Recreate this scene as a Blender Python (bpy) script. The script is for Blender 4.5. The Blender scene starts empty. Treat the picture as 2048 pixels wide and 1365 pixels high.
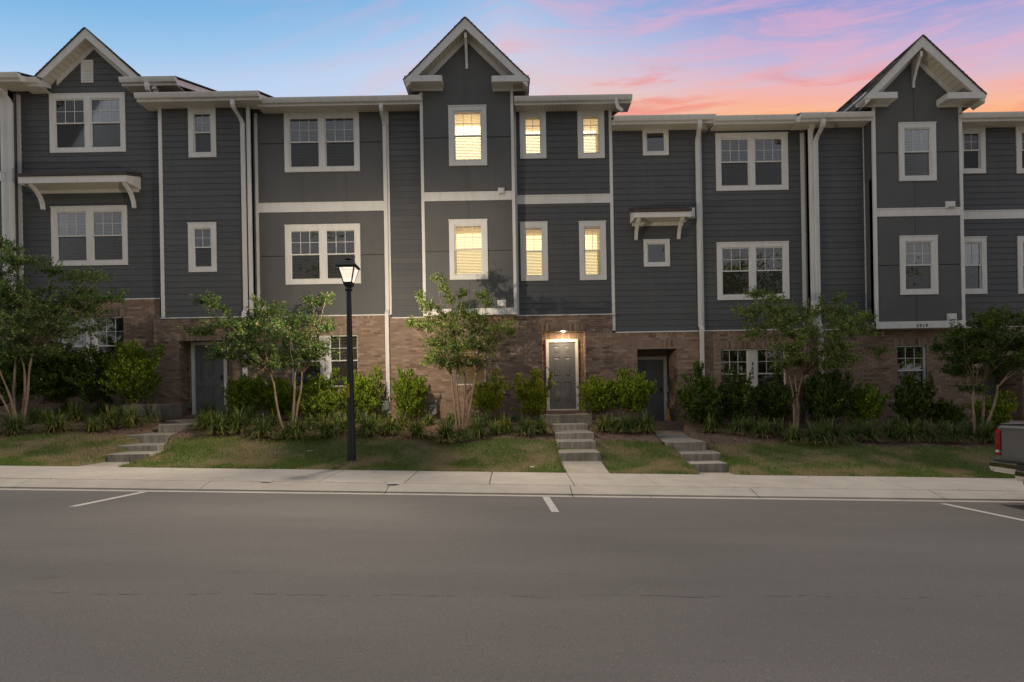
import bpy, math, random
import numpy as np
from mathutils import Matrix, Vector
rnd = random.Random(7)
rs = np.random.RandomState(11)
sc = bpy.context.scene
C = sc.collection
R = math.radians

# ------------------------------------------------------------------ camera
F = 1138.0            # focal length in photo pixels (photo 2048 wide)
CX, HY = 1024.0, 798.0
ROLL = R(1.0)
EYE = 1.55
SL = 0.030            # street falls to the right
cam = bpy.data.cameras.new('camera')
cam.sensor_width = 36.0
cam.lens = 36.0 * F / 2048.0
cam.shift_y = (HY - 682.5) / 2048.0
cam.clip_start = 0.1
cam.clip_end = 2000
co = bpy.data.objects.new('camera', cam)
C.objects.link(co)
ca, sa = math.cos(ROLL), math.sin(ROLL)
M = Matrix(((ca, sa, 0, 0), (0, 0, -1, 0), (-sa, ca, 0, EYE), (0, 0, 0, 1)))
co.matrix_world = M
sc.camera = co

# ------------------------------------------------------------------ exposure
sc.view_settings.view_transform = 'Standard'
sc.view_settings.look = 'None'
sc.view_settings.exposure = 0.0
sc.view_settings.gamma = 1.0
sc.view_settings.use_curve_mapping = False
sc.render.engine = 'CYCLES'
sc.cycles.max_bounces = 6
sc.cycles.transparent_max_bounces = 12
sc.cycles.sample_clamp_indirect = 4.0

SUN_EL, SUN_AZ = R(66), R(14)      # sun behind the houses, a little to the right
SUN_STRENGTH = 1.65
SKY_STRENGTH = 1.0

# ------------------------------------------------------------------ node helper
class NT:
    def __init__(s, tree):
        s.t = tree; tree.nodes.clear()
    def n(s, typ, **kw):
        nd = s.t.nodes.new(typ)
        ins = kw.pop('ins', {})
        for k, v in kw.items(): setattr(nd, k, v)
        for k, v in ins.items():
            if isinstance(v, bpy.types.NodeSocket): s.t.links.new(v, nd.inputs[k])
            else: nd.inputs[k].default_value = v
        return nd
    def math(s, op, a, b=None, clamp=False):
        ins = {0: a}
        if b is not None: ins[1] = b
        return s.n('ShaderNodeMath', operation=op, use_clamp=clamp, ins=ins).outputs[0]
    def ramp(s, fac, stops, interp='LINEAR'):
        nd = s.n('ShaderNodeValToRGB', ins={0: fac})
        cr = nd.color_ramp; cr.interpolation = interp
        while len(cr.elements) > 1: cr.elements.remove(cr.elements[-1])
        cr.elements[0].position = stops[0][0]; cr.elements[0].color = col4(stops[0][1])
        for p, c in stops[1:]:
            e = cr.elements.new(p); e.color = col4(c)
        return nd.outputs[0]
    def mix(s, fac, a, b, blend='MIX'):
        nd = s.n('ShaderNodeMix', data_type='RGBA', blend_type=blend)
        for k, v in ((0, fac), (6, a), (7, b)):
            if isinstance(v, bpy.types.NodeSocket): s.t.links.new(v, nd.inputs[k])
            else: nd.inputs[k].default_value = col4(v) if k else v
        return nd.outputs[2]
    def noise(s, vec, scale, detail=4, rough=.55):
        return s.n('ShaderNodeTexNoise', ins={'Vector': vec, 'Scale': scale, 'Detail': detail, 'Roughness': rough}).outputs[0]
def col4(c):
    if isinstance(c, (int, float)): return (c, c, c, 1)
    return tuple(c) + ((1,) if len(c) == 3 else ())
def srgb(r, g, b):
    f = lambda v: (v/255/12.92) if v/255 <= .04045 else ((v/255+.055)/1.055)**2.4
    return (f(r), f(g), f(b))

# ------------------------------------------------------------------ world: dusk sky with lit streaks of cloud
w = bpy.data.worlds.new('World'); sc.world = w; w.use_nodes = True
t = NT(w.node_tree)
tc = t.n('ShaderNodeTexCoord')
sep = t.n('ShaderNodeSeparateXYZ', ins={0: tc.outputs['Generated']})
az = t.math('ARCTAN2', sep.outputs[0], sep.outputs[1])
el = t.math('ARCSINE', sep.outputs[2])
s_ = t.math('COSINE', t.math('SUBTRACT', az, 0.85))       # 1 towards the afterglow
warm = t.ramp(s_, [(0.40, 0), (0.66, .22), (0.82, .62), (0.93, 1)], 'EASE')
aaz = t.math('MINIMUM', t.math('ABSOLUTE', az), 0.9)
el2 = t.math('ADD', el, t.math('MULTIPLY', aaz, .22))
eln = t.math('DIVIDE', el2, 1.5708)
cool = t.ramp(eln, [(0, srgb(206, 206, 226)), (.30, srgb(216, 216, 240)), (.333, srgb(199, 214, 241)), (.362, srgb(188, 212, 241)), (.388, srgb(158, 199, 236)), (.42, srgb(126, 183, 229)), (.6, srgb(128, 158, 198)), (1, srgb(140, 150, 180))])
hot = t.ramp(eln, [(0, srgb(255, 150, 84)), (.322, srgb(255, 182, 122)), (.335, srgb(250, 188, 156)), (.348, srgb(230, 188, 194)), (.370, srgb(196, 184, 218)), (.41, srgb(150, 160, 214)), (.6, srgb(128, 146, 194)), (1, srgb(140, 148, 180))])
base = t.mix(warm, cool, hot)
# unseen sky overhead and behind camera: grey added to neutralise light on the houses
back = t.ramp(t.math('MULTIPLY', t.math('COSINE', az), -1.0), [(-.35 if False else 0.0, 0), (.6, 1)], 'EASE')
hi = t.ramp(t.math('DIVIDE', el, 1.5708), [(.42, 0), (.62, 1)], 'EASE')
grey_fill = t.math('MAXIMUM', back, hi)
base = t.mix(t.math('MULTIPLY', grey_fill, .9), base, t.ramp(eln, [(0, srgb(174, 168, 165)), (.5, srgb(172, 169, 170)), (1, srgb(160, 161, 170))]))
# wisps: long, slightly rising to the right
vec = t.n('ShaderNodeCombineXYZ', ins={0: az, 1: t.math('SUBTRACT', el2, t.math('MULTIPLY', az, .13)), 2: 0.0}).outputs[0]
v1 = t.n('ShaderNodeMapping', ins={0: vec, 'Scale': (3.2, 26.0, 1), 'Location': (3.1, 2.2, 0)}).outputs[0]
n1 = t.n('ShaderNodeTexNoise', ins={'Vector': v1, 'Scale': 1.0, 'Detail': 9, 'Roughness': .62, 'Distortion': .9}).outputs[0]
m1 = t.ramp(n1, [(.40, 0), (.66, 1)], 'EASE')
am = t.ramp(s_, [(0.1, .0), (0.45, .25), (.66, .62), (1, .9)])
fr_ = t.ramp(t.math('COSINE', az), [(0, 0), (.5, 1)])
mask1 = t.math('MULTIPLY', t.math('MULTIPLY', m1, am), fr_)
pink = t.ramp(eln, [(.0, srgb(255, 150, 110)), (.325, srgb(255, 170, 128)), (.352, srgb(246, 178, 172)), (.38, srgb(232, 176, 198)), (.42, srgb(232, 172, 200)), (.8, srgb(190, 170, 200))])
base = t.mix(t.math('MULTIPLY', mask1, .75), base, pink)
v2 = t.n('ShaderNodeMapping', ins={0: vec, 'Scale': (4.0, 30.0, 1), 'Location': (7.9, 4.4, 0)}).outputs[0]
n2 = t.n('ShaderNodeTexNoise', ins={'Vector': v2, 'Scale': 1.0, 'Detail': 7, 'Roughness': .6, 'Distortion': .7}).outputs[0]
m2 = t.ramp(n2, [(.50, 0), (.66, 1)], 'EASE')
low = t.ramp(eln, [(.24, 1), (.345, 1), (.375, 0)], 'EASE')
am2 = t.ramp(s_, [(.62, 0), (.78, .9), (1, 1)])
mask2 = t.math('MULTIPLY', t.math('MULTIPLY', m2, low), t.math('MULTIPLY', am2, fr_))
base = t.mix(t.math('MULTIPLY', mask2, .7), base, srgb(240, 130, 118))
# below the horizon nothing but dim ground haze
up = t.math('GREATER_THAN', sep.outputs[2], -0.002)
base = t.mix(up, (.08, .075, .07), base)
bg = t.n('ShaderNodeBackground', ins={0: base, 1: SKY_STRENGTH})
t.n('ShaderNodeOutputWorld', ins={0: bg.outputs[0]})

sun = bpy.data.lights.new('sun', 'SUN'); sun.energy = SUN_STRENGTH; sun.angle = R(5); sun.color = (1, .86, .70)
so = bpy.data.objects.new('sun', sun); C.objects.link(so)
sd = Vector((math.sin(SUN_AZ)*math.cos(SUN_EL), math.cos(SUN_AZ)*math.cos(SUN_EL), math.sin(SUN_EL)))
so.rotation_euler = sd.to_track_quat('Z', 'Y').to_euler()

# ------------------------------------------------------------------ materials
MATS = {}
def mat(name, build):
    m = bpy.data.materials.new(name); m.use_nodes = True
    t = NT(m.node_tree)
    out = t.n('ShaderNodeOutputMaterial')
    sh = build(t)
    t.t.links.new(sh, out.inputs[0])
    MATS[name] = m
    return m
def pbsdf(t, color, rough=.6, bump=None, bs=.2, bd=.01, metal=0, spec=.5, **kw):
    ins = {'Base Color': color if isinstance(color, bpy.types.NodeSocket) else col4(color), 'Roughness': rough, 'Metallic': metal, 'Specular IOR Level': spec}
    if bump is not None:
        ins['Normal'] = t.n('ShaderNodeBump', ins={'Strength': bs, 'Distance': bd, 'Height': bump}).outputs[0]
    ins.update(kw)
    return t.n('ShaderNodeBsdfPrincipled', ins=ins).outputs[0]
def obj_co(t): return t.n('ShaderNodeNewGeometry').outputs['Position']
def island(t): return t.n('ShaderNodeNewGeometry').outputs['Random Per Island']
def orand(t): return t.n('ShaderNodeObjectInfo').outputs['Random']

def b_siding(t):
    p = obj_co(t)
    g = t.n('ShaderNodeMapping', ins={0: p, 'Scale': (1.5, 1.5, 28)}).outputs[0]
    n = t.noise(g, 3, 5); d = t.noise(p, 1.3, 3)
    c = t.ramp(d, [(.3, (.082, .087, .094)), (.7, (.100, .104, .110))])
    c = t.mix(t.math('MULTIPLY', orand(t), .6), c, (.068, .073, .080))
    sx = t.noise(t.n('ShaderNodeMapping', ins={0: p, 'Scale': (5, 5, .35)}).outputs[0], 1.6, 5, .65)
    c = t.mix(t.ramp(sx, [(.5, 0), (.75, .35)]), c, (.135, .135, .135))
    return pbsdf(t, c, .62, n, .35, .004)
mat('siding', b_siding)
def b_panel(t):
    p = obj_co(t); n = t.noise(p, 90, 3); d = t.noise(p, .9, 4)
    c = t.ramp(d, [(.3, (.094, .096, .096)), (.7, (.112, .113, .113))])
    sx = t.noise(t.n('ShaderNodeMapping', ins={0: p, 'Scale': (4, 4, .4)}).outputs[0], 1.3, 5, .65)
    c = t.mix(t.ramp(sx, [(.5, 0), (.78, .3)]), c, (.145, .143, .138))
    return pbsdf(t, c, .66, n, .15, .002)
mat('panel', b_panel)
def b_white(t):
    p = obj_co(t)
    d = t.noise(t.n('ShaderNodeMapping', ins={0: p, 'Scale': (3, 3, .7)}).outputs[0], 2.2, 6, .65)
    c = t.ramp(d, [(.2, (.62, .61, .585)), (.55, (.74, .73, .71)), (.8, (.77, .765, .745))])
    return pbsdf(t, c, .5, t.noise(p, 60, 2), .08, .002)
mat('white', b_white)
def b_soffit(t):
    p = obj_co(t); sx = t.n('ShaderNodeSeparateXYZ', ins={0: p})
    wv = t.math('FRACT', t.math('MULTIPLY', sx.outputs[0], 8.2))
    ln = t.math('LESS_THAN', wv, .12)
    c = t.mix(ln, (.68, .63, .54), (.50, .45, .38))
    return pbsdf(t, c, .6, wv, .3, .006)
mat('soffit', b_soffit)
def b_soffit_y(t):
    p = obj_co(t); sx = t.n('ShaderNodeSeparateXYZ', ins={0: p})
    wv = t.math('FRACT', t.math('MULTIPLY', sx.outputs[2], 8.2))
    ln = t.math('LESS_THAN', wv, .14)
    c = t.mix(ln, (.68, .63, .54), (.48, .43, .36))
    return pbsdf(t, c, .6)
mat('soffit_rake', b_soffit_y)
def b_brick(t):
    p = obj_co(t)
    c = t.ramp(island(t), [(0, (.14, .095, .074)), (.12, (.25, .168, .125)), (.5, (.305, .212, .158)), (.85, (.36, .262, .20)), (1, (.43, .335, .265))])
    n = t.noise(p, 55, 4)
    c = t.mix(t.math('MULTIPLY', n, .35), c, (.17, .115, .085))
    big = t.noise(p, .7, 3)
    c = t.mix(t.ramp(big, [(.45, 0), (.75, .35)]), c, (.30, .23, .19))
    return pbsdf(t, c, .88, n, .5, .004, spec=.25)
mat('brick', b_brick)
mat('mortar', lambda t: pbsdf(t, t.ramp(t.noise(obj_co(t), 30, 3), [(.3, (.22, .175, .14)), (.7, (.30, .25, .20))]), .95, t.noise(obj_co(t), 120, 2), .4, .003))
mat('backing', lambda t: pbsdf(t, (.05, .05, .05), .8))
def b_shingle(t):
    p = obj_co(t)
    c = t.ramp(island(t), [(0, (.030, .026, .024)), (.5, (.055, .048, .044)), (1, (.095, .082, .074))])
    n = t.noise(p, 160, 2)
    c = t.mix(t.math('MULTIPLY', n, .5), c, (.12, .105, .095))
    return pbsdf(t, c, .9, n, .5, .003)
mat('shingle', b_shingle)
def b_concrete(t, a=(.36, .33, .285), b=(.47, .435, .38)):
    p = obj_co(t)
    d = t.noise(p, 1.6, 6, .65); f = t.noise(p, 70, 3)
    c = t.ramp(d, [(.3, a), (.7, b)])
    c = t.mix(t.ramp(f, [(.35, .22), (.6, 0)]), c, tuple(v*.6 for v in a))
    st = t.noise(t.n('ShaderNodeMapping', ins={0: p, 'Location': (5, 1, 0), 'Scale': (1, 1, 1)}).outputs[0], 5, 5, .7)
    c = t.mix(t.ramp(st, [(.58, 0), (.72, .35)]), c, tuple(v*.62 for v in a))
    c = t.mix(t.math('MULTIPLY', orand(t), .22), c, tuple(v*.8 for v in a))
    return pbsdf(t, c, .9, f, .3, .003)
mat('concrete', b_concrete)
def b_stepc(t):
    p = obj_co(t); z = t.n('ShaderNodeMapping', ins={0: p, 'Scale': (9, 9, 1.2)}).outputs[0]
    d = t.noise(p, 3, 5, .65); s = t.noise(z, 1.5, 5, .7)
    c = t.ramp(d, [(.3, (.27, .245, .205)), (.7, (.40, .365, .31))])
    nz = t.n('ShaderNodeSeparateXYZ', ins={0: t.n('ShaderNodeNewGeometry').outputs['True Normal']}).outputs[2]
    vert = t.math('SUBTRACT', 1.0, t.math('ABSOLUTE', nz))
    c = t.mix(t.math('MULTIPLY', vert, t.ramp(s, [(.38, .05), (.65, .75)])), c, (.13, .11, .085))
    return pbsdf(t, c, .9, t.noise(p, 80, 3), .35, .003)
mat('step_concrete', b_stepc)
def b_asphalt(t):
    p = obj_co(t)
    f = t.noise(p, 150, 3, .7); g = t.noise(p, 62, 4, .75)
    big = t.noise(t.n('ShaderNodeMapping', ins={0: p, 'Scale': (.22, 1, 1)}).outputs[0], .9, 5, .6)
    c = t.ramp(big, [(.3, (.124, .119, .111)), (.7, (.158, .151, .141))])
    c = t.mix(t.ramp(f, [(.36, .7), (.52, 0)]), c, (.055, .052, .048))
    c = t.mix(t.ramp(g, [(.60, 0), (.70, .75)]), c, (.30, .28, .255))
    st = t.noise(t.n('ShaderNodeMapping', ins={0: p, 'Scale': (1.1, 4.5, 1), 'Location': (2, 9, 0)}).outputs[0], 1.0, 4, .6)
    c = t.mix(t.ramp(st, [(.62, 0), (.74, .24)]), c, (.06, .057, .053))
    return pbsdf(t, c, .86, t.math('ADD', f, g), .6, .006, spec=.3)
mat('asphalt', b_asphalt)
def b_paint(t):
    p = obj_co(t); n = t.noise(p, 45, 5, .7)
    c = t.ramp(n, [(.36, (.20, .19, .18)), (.50, (.50, .48, .45)), (.7, (.60, .58, .55))])
    return pbsdf(t, c, .7, n, .3, .002)
mat('road_paint', b_paint)
mat('crack', lambda t: pbsdf(t, (.085, .08, .074), .95))
mat('blue_paint', lambda t: pbsdf(t, t.ramp(t.noise(obj_co(t), 40, 4), [(.45, (.44, .42, .39)), (.65, (.34, .40, .52))]), .8))
def b_soil(t):
    p = obj_co(t); d = t.noise(p, 1.1, 5, .6); f = t.noise(p, 38, 4, .7)
    c = t.ramp(d, [(.35, (.11, .14, .038)), (.55, (.19, .18, .08)), (.7, (.27, .21, .13))])
    c = t.mix(t.math('MULTIPLY', f, .5), c, (.07, .055, .03))
    return pbsdf(t, c, .95, f, .8, .02)
mat('turf', b_soil)
def b_mulch(t):
    p = obj_co(t); f = t.noise(p, 26, 5, .75); d = t.noise(p, 1.2, 3)
    c = t.ramp(f, [(.3, (.07, .043, .03)), (.5, (.18, .115, .082)), (.72, (.32, .23, .17))])
    c = t.mix(t.ramp(d, [(.45, 0), (.7, .45)]), c, (.20, .135, .09))
    return pbsdf(t, c, .95, f, 1.0, .02)
mat('mulch', b_mulch)
mat('chip', lambda t: pbsdf(t, t.ramp(island(t), [(0, (.05, .03, .02)), (.5, (.15, .09, .06)), (.9, (.27, .18, .12)), (1, (.45, .36, .28))]), .9))
def b_leaf(stops, rough=.45, tr=.35):
    def f(t):
        c = t.ramp(island(t), stops)
        a = pbsdf(t, c, rough, spec=.4)
        tc2 = t.mix(.5, c, (.20, .30, .03), 'ADD') if False else t.n('ShaderNodeHueSaturation', ins={'Hue': .485, 'Saturation': 1.15, 'Value': 1.5, 'Color': c}).outputs[0]
        b = t.n('ShaderNodeBsdfTranslucent', ins={0: tc2}).outputs[0]
        return t.n('ShaderNodeMixShader', ins={0: tr, 1: a, 2: b}).outputs[0]
    return f
mat('leaf_myrtle', b_leaf([(0, (.045, .09, .028)), (.5, (.095, .17, .046)), (.85, (.17, .25, .065)), (.97, (.30, .32, .11)), (1, (.44, .28, .16))]))
mat('leaf_myrtle_light', b_leaf([(0, (.06, .11, .035)), (.4, (.14, .22, .055)), (.8, (.24, .33, .08)), (.96, (.40, .40, .14)), (1, (.50, .34, .18))]))
mat('leaf_shrub', b_leaf([(0, (.05, .095, .014)), (.35, (.13, .21, .024)), (.75, (.27, .37, .036)), (1, (.45, .53, .07))], .35))
mat('leaf_shrub_dark', b_leaf([(0, (.032, .060, .014)), (.6, (.075, .130, .022)), (1, (.17, .25, .04))], .35))
mat('leaf_shrub_yellow', b_leaf([(0, (.09, .14, .018)), (.4, (.25, .32, .034)), (1, (.46, .50, .07))], .35))
mat('blade', b_leaf([(0, (.035, .07, .02)), (.45, (.10, .17, .036)), (.72, (.20, .27, .06)), (.86, (.34, .34, .10)), (1, (.42, .30, .13))], .45, .25))
mat('blade_dark', b_leaf([(0, (.036, .07, .022)), (.6, (.09, .15, .038)), (.85, (.18, .24, .06)), (1, (.38, .30, .12))], .45, .25))
mat('blade_dry', b_leaf([(0, (.16, .12, .05)), (.6, (.30, .21, .09)), (1, (.42, .30, .15))], .7, .2))
def b_grass(t):
    p = obj_co(t); d = t.noise(p, 1.1, 5, .6)
    g = t.ramp(island(t), [(0, (.09, .15, .03)), (.6, (.165, .25, .05)), (1, (.27, .33, .09))])
    s = t.ramp(island(t), [(0, (.32, .26, .14)), (1, (.52, .43, .25))])
    k = t.ramp(d, [(.47, 0), (.60, .9)])
    c = t.mix(k, g, s)
    a = pbsdf(t, c, .6, spec=.2); b = t.n('ShaderNodeBsdfTranslucent', ins={0: c}).outputs[0]
    return t.n('ShaderNodeMixShader', ins={0: .3, 1: a, 2: b}).outputs[0]
mat('grass', b_grass)
mat('bark', lambda t: pbsdf(t, t.ramp(t.noise(t.n('ShaderNodeMapping', ins={0: obj_co(t), 'Scale': (5, 5, 1)}).outputs[0], 6, 5, .7), [(.3, (.16, .105, .07)), (.55, (.31, .22, .155)), (.75, (.42, .32, .24))]), .75, t.noise(obj_co(t), 30, 4), .3, .005))
mat('twig', lambda t: pbsdf(t, (.15, .09, .055), .8))
mat('black_metal', lambda t: pbsdf(t, t.ramp(t.noise(obj_co(t), 25, 3), [(.3, (.012, .012, .014)), (.7, (.024, .023, .025))]), .38, spec=.5))
mat('lantern_inner_dark', lambda t: pbsdf(t, (.0010, .0010, .0010), 1.0, spec=0.0))  # lantern's inner faces coloured near black so the bulb does not burn them white
mat('grey_metal', lambda t: pbsdf(t, t.ramp(t.noise(obj_co(t), 30, 4), [(.3, (.15, .16, .16)), (.7, (.24, .25, .24))]), .45, metal=.3))
mat('pipe', lambda t: pbsdf(t, (.30, .27, .24), .5, metal=.4))
mat('chrome', lambda t: pbsdf(t, (.62, .62, .62), .12, metal=1))
mat('door', lambda t: pbsdf(t, t.ramp(t.noise(obj_co(t), 2, 3), [(.3, (.125, .135, .142)), (.7, (.140, .150, .158))]), .42))
def b_glass(t):
    g = t.n('ShaderNodeBsdfGlossy', ins={0: (.95, .97, 1, 1), 'Roughness': .015}).outputs[0]
    tr = t.n('ShaderNodeBsdfTransparent', ins={0: (.90, .93, .92, 1)}).outputs[0]
    fr = t.n('ShaderNodeFresnel', ins={0: 1.5}).outputs[0]
    k = t.math('ADD', t.math('MULTIPLY', fr, 1.3), .035, True)
    return t.n('ShaderNodeMixShader', ins={0: k, 1: tr, 2: g}).outputs[0]
mat('glass', b_glass)
def b_screen(t):
    d = t.n('ShaderNodeBsdfDiffuse', ins={0: (.05, .047, .045, 1)}).outputs[0]
    tr = t.n('ShaderNodeBsdfTransparent').outputs[0]
    return t.n('ShaderNodeMixShader', ins={0: .40, 1: tr, 2: d}).outputs[0]
mat('screen', b_screen)
def b_blind(t):
    d = pbsdf(t, (.40, .39, .36), .5)
    tr = t.n('ShaderNodeBsdfTranslucent', ins={0: (.92, .74, .50, 1)}).outputs[0]
    return t.n('ShaderNodeMixShader', ins={0: .5, 1: d, 2: tr}).outputs[0]
mat('blind', b_blind)
mat('room', lambda t: pbsdf(t, (.07, .065, .06), .9))
mat('room_warm', lambda t: pbsdf(t, (.72, .62, .46), .9))
def emis(c, s): return lambda t: t.n('ShaderNodeEmission', ins={0: col4(c), 1: s}).outputs[0]
mat('room_lit', emis((1.0, .74, .38), 3.1))
mat('room_lit_bright', emis((1.0, .82, .52), 5.2))
mat('room_dim', emis((1.0, .62, .25), .55))
mat('downlight', emis((1.0, .74, .48), 1700.0))
def b_lampglass(t):
    e = t.n('ShaderNodeEmission', ins={0: (1.0, .84, .69, 1), 1: 1.9}).outputs[0]
    tl = t.n('ShaderNodeBsdfTransparent', ins={0: (.95, .93, .9, 1)}).outputs[0]
    return t.n('ShaderNodeMixShader', ins={0: .66, 1: e, 2: tl}).outputs[0]
mat('lamp_glass', b_lampglass)
mat('yellow', lambda t: pbsdf(t, t.ramp(t.noise(obj_co(t), 60, 2), [(.45, (.55, .30, .02)), (.6, (.62, .36, .04))]), .5))
mat('umbrella', lambda t: pbsdf(t, t.ramp(t.noise(obj_co(t), 9, 3), [(.3, (.50, .24, .02)), (.7, (.72, .36, .03))]), .6))
mat('hose', lambda t: pbsdf(t, (.02, .085, .060), .4))
mat('stone', lambda t: pbsdf(t, t.ramp(t.noise(obj_co(t), 18, 4), [(.3, (.5, .46, .4)), (.7, (.72, .68, .62))]), .8, t.noise(obj_co(t), 30, 4), .5, .01))
mat('dark_rubber', lambda t: pbsdf(t, (.02, .02, .021), .7))
mat('mat_brown', lambda t: pbsdf(t, t.ramp(t.noise(obj_co(t), 60, 3), [(.3, (.06, .035, .025)), (.7, (.15, .09, .06))]), .95))
mat('ink', lambda t: pbsdf(t, (.03, .028, .03), .6))
mat('car_paint', lambda t: pbsdf(t, (.20, .20, .20), .32, metal=.55, **{'Coat Weight': .6, 'Coat Roughness': .05}))
mat('red_lens', lambda t: pbsdf(t, (.24, .008, .010), .15, **{'Coat Weight': 1.0}))
mat('clear_lens', lambda t: pbsdf(t, (.55, .53, .51), .2))
mat('car_glass', lambda t: pbsdf(t, (.02, .022, .025), .05))
mat('black_plastic', lambda t: pbsdf(t, (.018, .018, .018), .55))
mat('vent_dark', lambda t: pbsdf(t, (.10, .075, .05), .8))

# ------------------------------------------------------------------ geometry helpers
def P(px, py, Y):
    u_, v_ = px - CX, HY - py
    u = u_*ca + v_*sa; v = -u_*sa + v_*ca
    return (u*Y/F, EYE + v*Y/F)
def PX(px, py, Y): return P(px, py, Y)[0]
def PZ(px, py, Y): return P(px, py, Y)[1]

class MB:
    def __init__(s): s.v = []; s.f = []; s.mi = []; s.sm = []
    def add(s, verts, faces, mi=0, smooth=False):
        o = len(s.v); s.v.extend(verts)
        for f in faces: s.f.append(tuple(i+o for i in f)); s.mi.append(mi); s.sm.append(smooth)
        return s
    def box(s, x0, x1, y0, y1, z0, z1, mi=0):
        if x1 < x0: x0, x1 = x1, x0
        if y1 < y0: y0, y1 = y1, y0
        if z1 < z0: z0, z1 = z1, z0
        return s.add([(x0,y0,z0),(x1,y0,z0),(x1,y1,z0),(x0,y1,z0),(x0,y0,z1),(x1,y0,z1),(x1,y1,z1),(x0,y1,z1)],
              [(0,3,2,1),(4,5,6,7),(0,1,5,4),(1,2,6,5),(2,3,7,6),(3,0,4,7)], mi)
    def prism(s, poly, axis, a0, a1, mi=0):
        # poly: list of 2D points; axis 'y': (x,z), axis 'x': (y,z), axis 'z': (x,y)
        def mk(p, a):
            return {'y': (p[0], a, p[1]), 'x': (a, p[0], p[1]), 'z': (p[0], p[1], a)}[axis]
        n = len(poly)
        vs = [mk(p, a0) for p in poly] + [mk(p, a1) for p in poly]
        fs = [tuple(range(n))[::-1], tuple(range(n, 2*n))] + [(i, (i+1) % n, n+(i+1) % n, n+i) for i in range(n)]
        return s.add(vs, fs, mi)
    def tube(s, pts, radii, seg=8, mi=0, smooth=True, rot=0.0):
        pts = [Vector(p) for p in pts]; o = len(s.v); n = len(pts)
        ref = Vector((0.3, 1, 0.2)).normalized()
        for i, p in enumerate(pts):
            d = (pts[min(i+1, n-1)] - pts[max(i-1, 0)]).normalized()
            a = d.cross(ref)
            if a.length < 1e-3: a = d.cross(Vector((1, 0, 0)))
            a.normalize(); b = d.cross(a)
            r = radii[i] if hasattr(radii, '__len__') else radii
            for k in range(seg):
                th = 2*math.pi*k/seg + rot
                s.v.append(tuple(p + a*(math.cos(th)*r) + b*(math.sin(th)*r)))
        for i in range(n-1):
            for k in range(seg):
                s.f.append((o+i*seg+k, o+i*seg+(k+1) % seg, o+(i+1)*seg+(k+1) % seg, o+(i+1)*seg+k)); s.mi.append(mi); s.sm.append(smooth)
        s.f.append(tuple(o+k for k in range(seg))[::-1]); s.mi.append(mi); s.sm.append(False)
        s.f.append(tuple(o+(n-1)*seg+k for k in range(seg))); s.mi.append(mi); s.sm.append(False)
        return s
    def lathe(s, prof, cx, cy, seg=16, mi=0, smooth=True):
        o = len(s.v)
        for r, z in prof:
            for k in range(seg):
                th = 2*math.pi*k/seg; s.v.append((cx+r*math.cos(th), cy+r*math.sin(th), z))
        for i in range(len(prof)-1):
            for k in range(seg):
                s.f.append((o+i*seg+k, o+i*seg+(k+1) % seg, o+(i+1)*seg+(k+1) % seg, o+(i+1)*seg+k)); s.mi.append(mi); s.sm.append(smooth)
        s.f.append(tuple(o+k for k in range(seg))[::-1]); s.mi.append(mi); s.sm.append(False)
        s.f.append(tuple(o+(len(prof)-1)*seg+k for k in range(seg))); s.mi.append(mi); s.sm.append(False)
        return s
    def slab(s, x0, x1, y0, y1, z0, z1, c=.012, mi=0, slope=0.0, yslope=0.0):
        # box with chamfered top edges, following the street slope
        g = lambda x, y, z: (x, y, z - slope*x + yslope*(y-y0))
        vs = []
        for z, k in ((z0, 0), (z1-c, 0), (z1, c)):
            vs += [g(x0+k, y0+k, z), g(x1-k, y0+k, z), g(x1-k, y1-k, z), g(x0+k, y1-k, z)]
        fs = [(0, 3, 2, 1), (8, 9, 10, 11)]
        for L in (0, 4):
            for k in range(4): fs.append((L+k, L+(k+1) % 4, L+4+(k+1) % 4, L+4+k))
        return s.add(vs, fs, mi)
    def build(s, name, mats, parent=None):
        me = bpy.data.meshes.new(name)
        me.from_pydata([tuple(v) for v in s.v], [], s.f)
        if isinstance(mats, str): mats = [mats]
        for m in mats: me.materials.append(MATS[m])
        if len(mats) > 1: me.polygons.foreach_set('material_index', s.mi)
        if any(s.sm): me.polygons.foreach_set('use_smooth', s.sm)
        me.update()
        o = bpy.data.objects.new(name, me); C.objects.link(o)
        if parent is not None: o.parent = parent
        return o
def empty(name, loc=(0, 0, 0)):
    o = bpy.data.objects.new(name, None); C.objects.link(o); o.location = loc; o.empty_display_size = .2
    return o
def tag(o, label=None, cat=None, group=None, kind=None):
    if label: o['label'] = label
    if cat: o['category'] = cat
    if group: o['group'] = group
    if kind: o['kind'] = kind
    return o
def kind(o, k): o['kind'] = k; return o

def rect_minus(x0, x1, z0, z1, holes):
    xs = sorted({x0, x1, *[min(max(h[0], x0), x1) for h in holes], *[min(max(h[1], x0), x1) for h in holes]})
    zs = sorted({z0, z1, *[min(max(h[2], z0), z1) for h in holes], *[min(max(h[3], z0), z1) for h in holes]})
    out = []
    for j in range(len(zs)-1):
        run = None
        for i in range(len(xs)-1):
            cx, cz = (xs[i]+xs[i+1])/2, (zs[j]+zs[j+1])/2
            inside = any(h[0] < cx < h[1] and h[2] < cz < h[3] for h in holes)
            if not inside:
                if run and abs(run[1]-xs[i]) < 1e-9: run[1] = xs[i+1]
                else:
                    if run: out.append(tuple(run))
                    run = [xs[i], xs[i+1], zs[j], zs[j+1]]
            else:
                if run: out.append(tuple(run)); run = None
        if run: out.append(tuple(run))
    return [c for c in out if c[1]-c[0] > 1e-4 and c[3]-c[2] > 1e-4]

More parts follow.
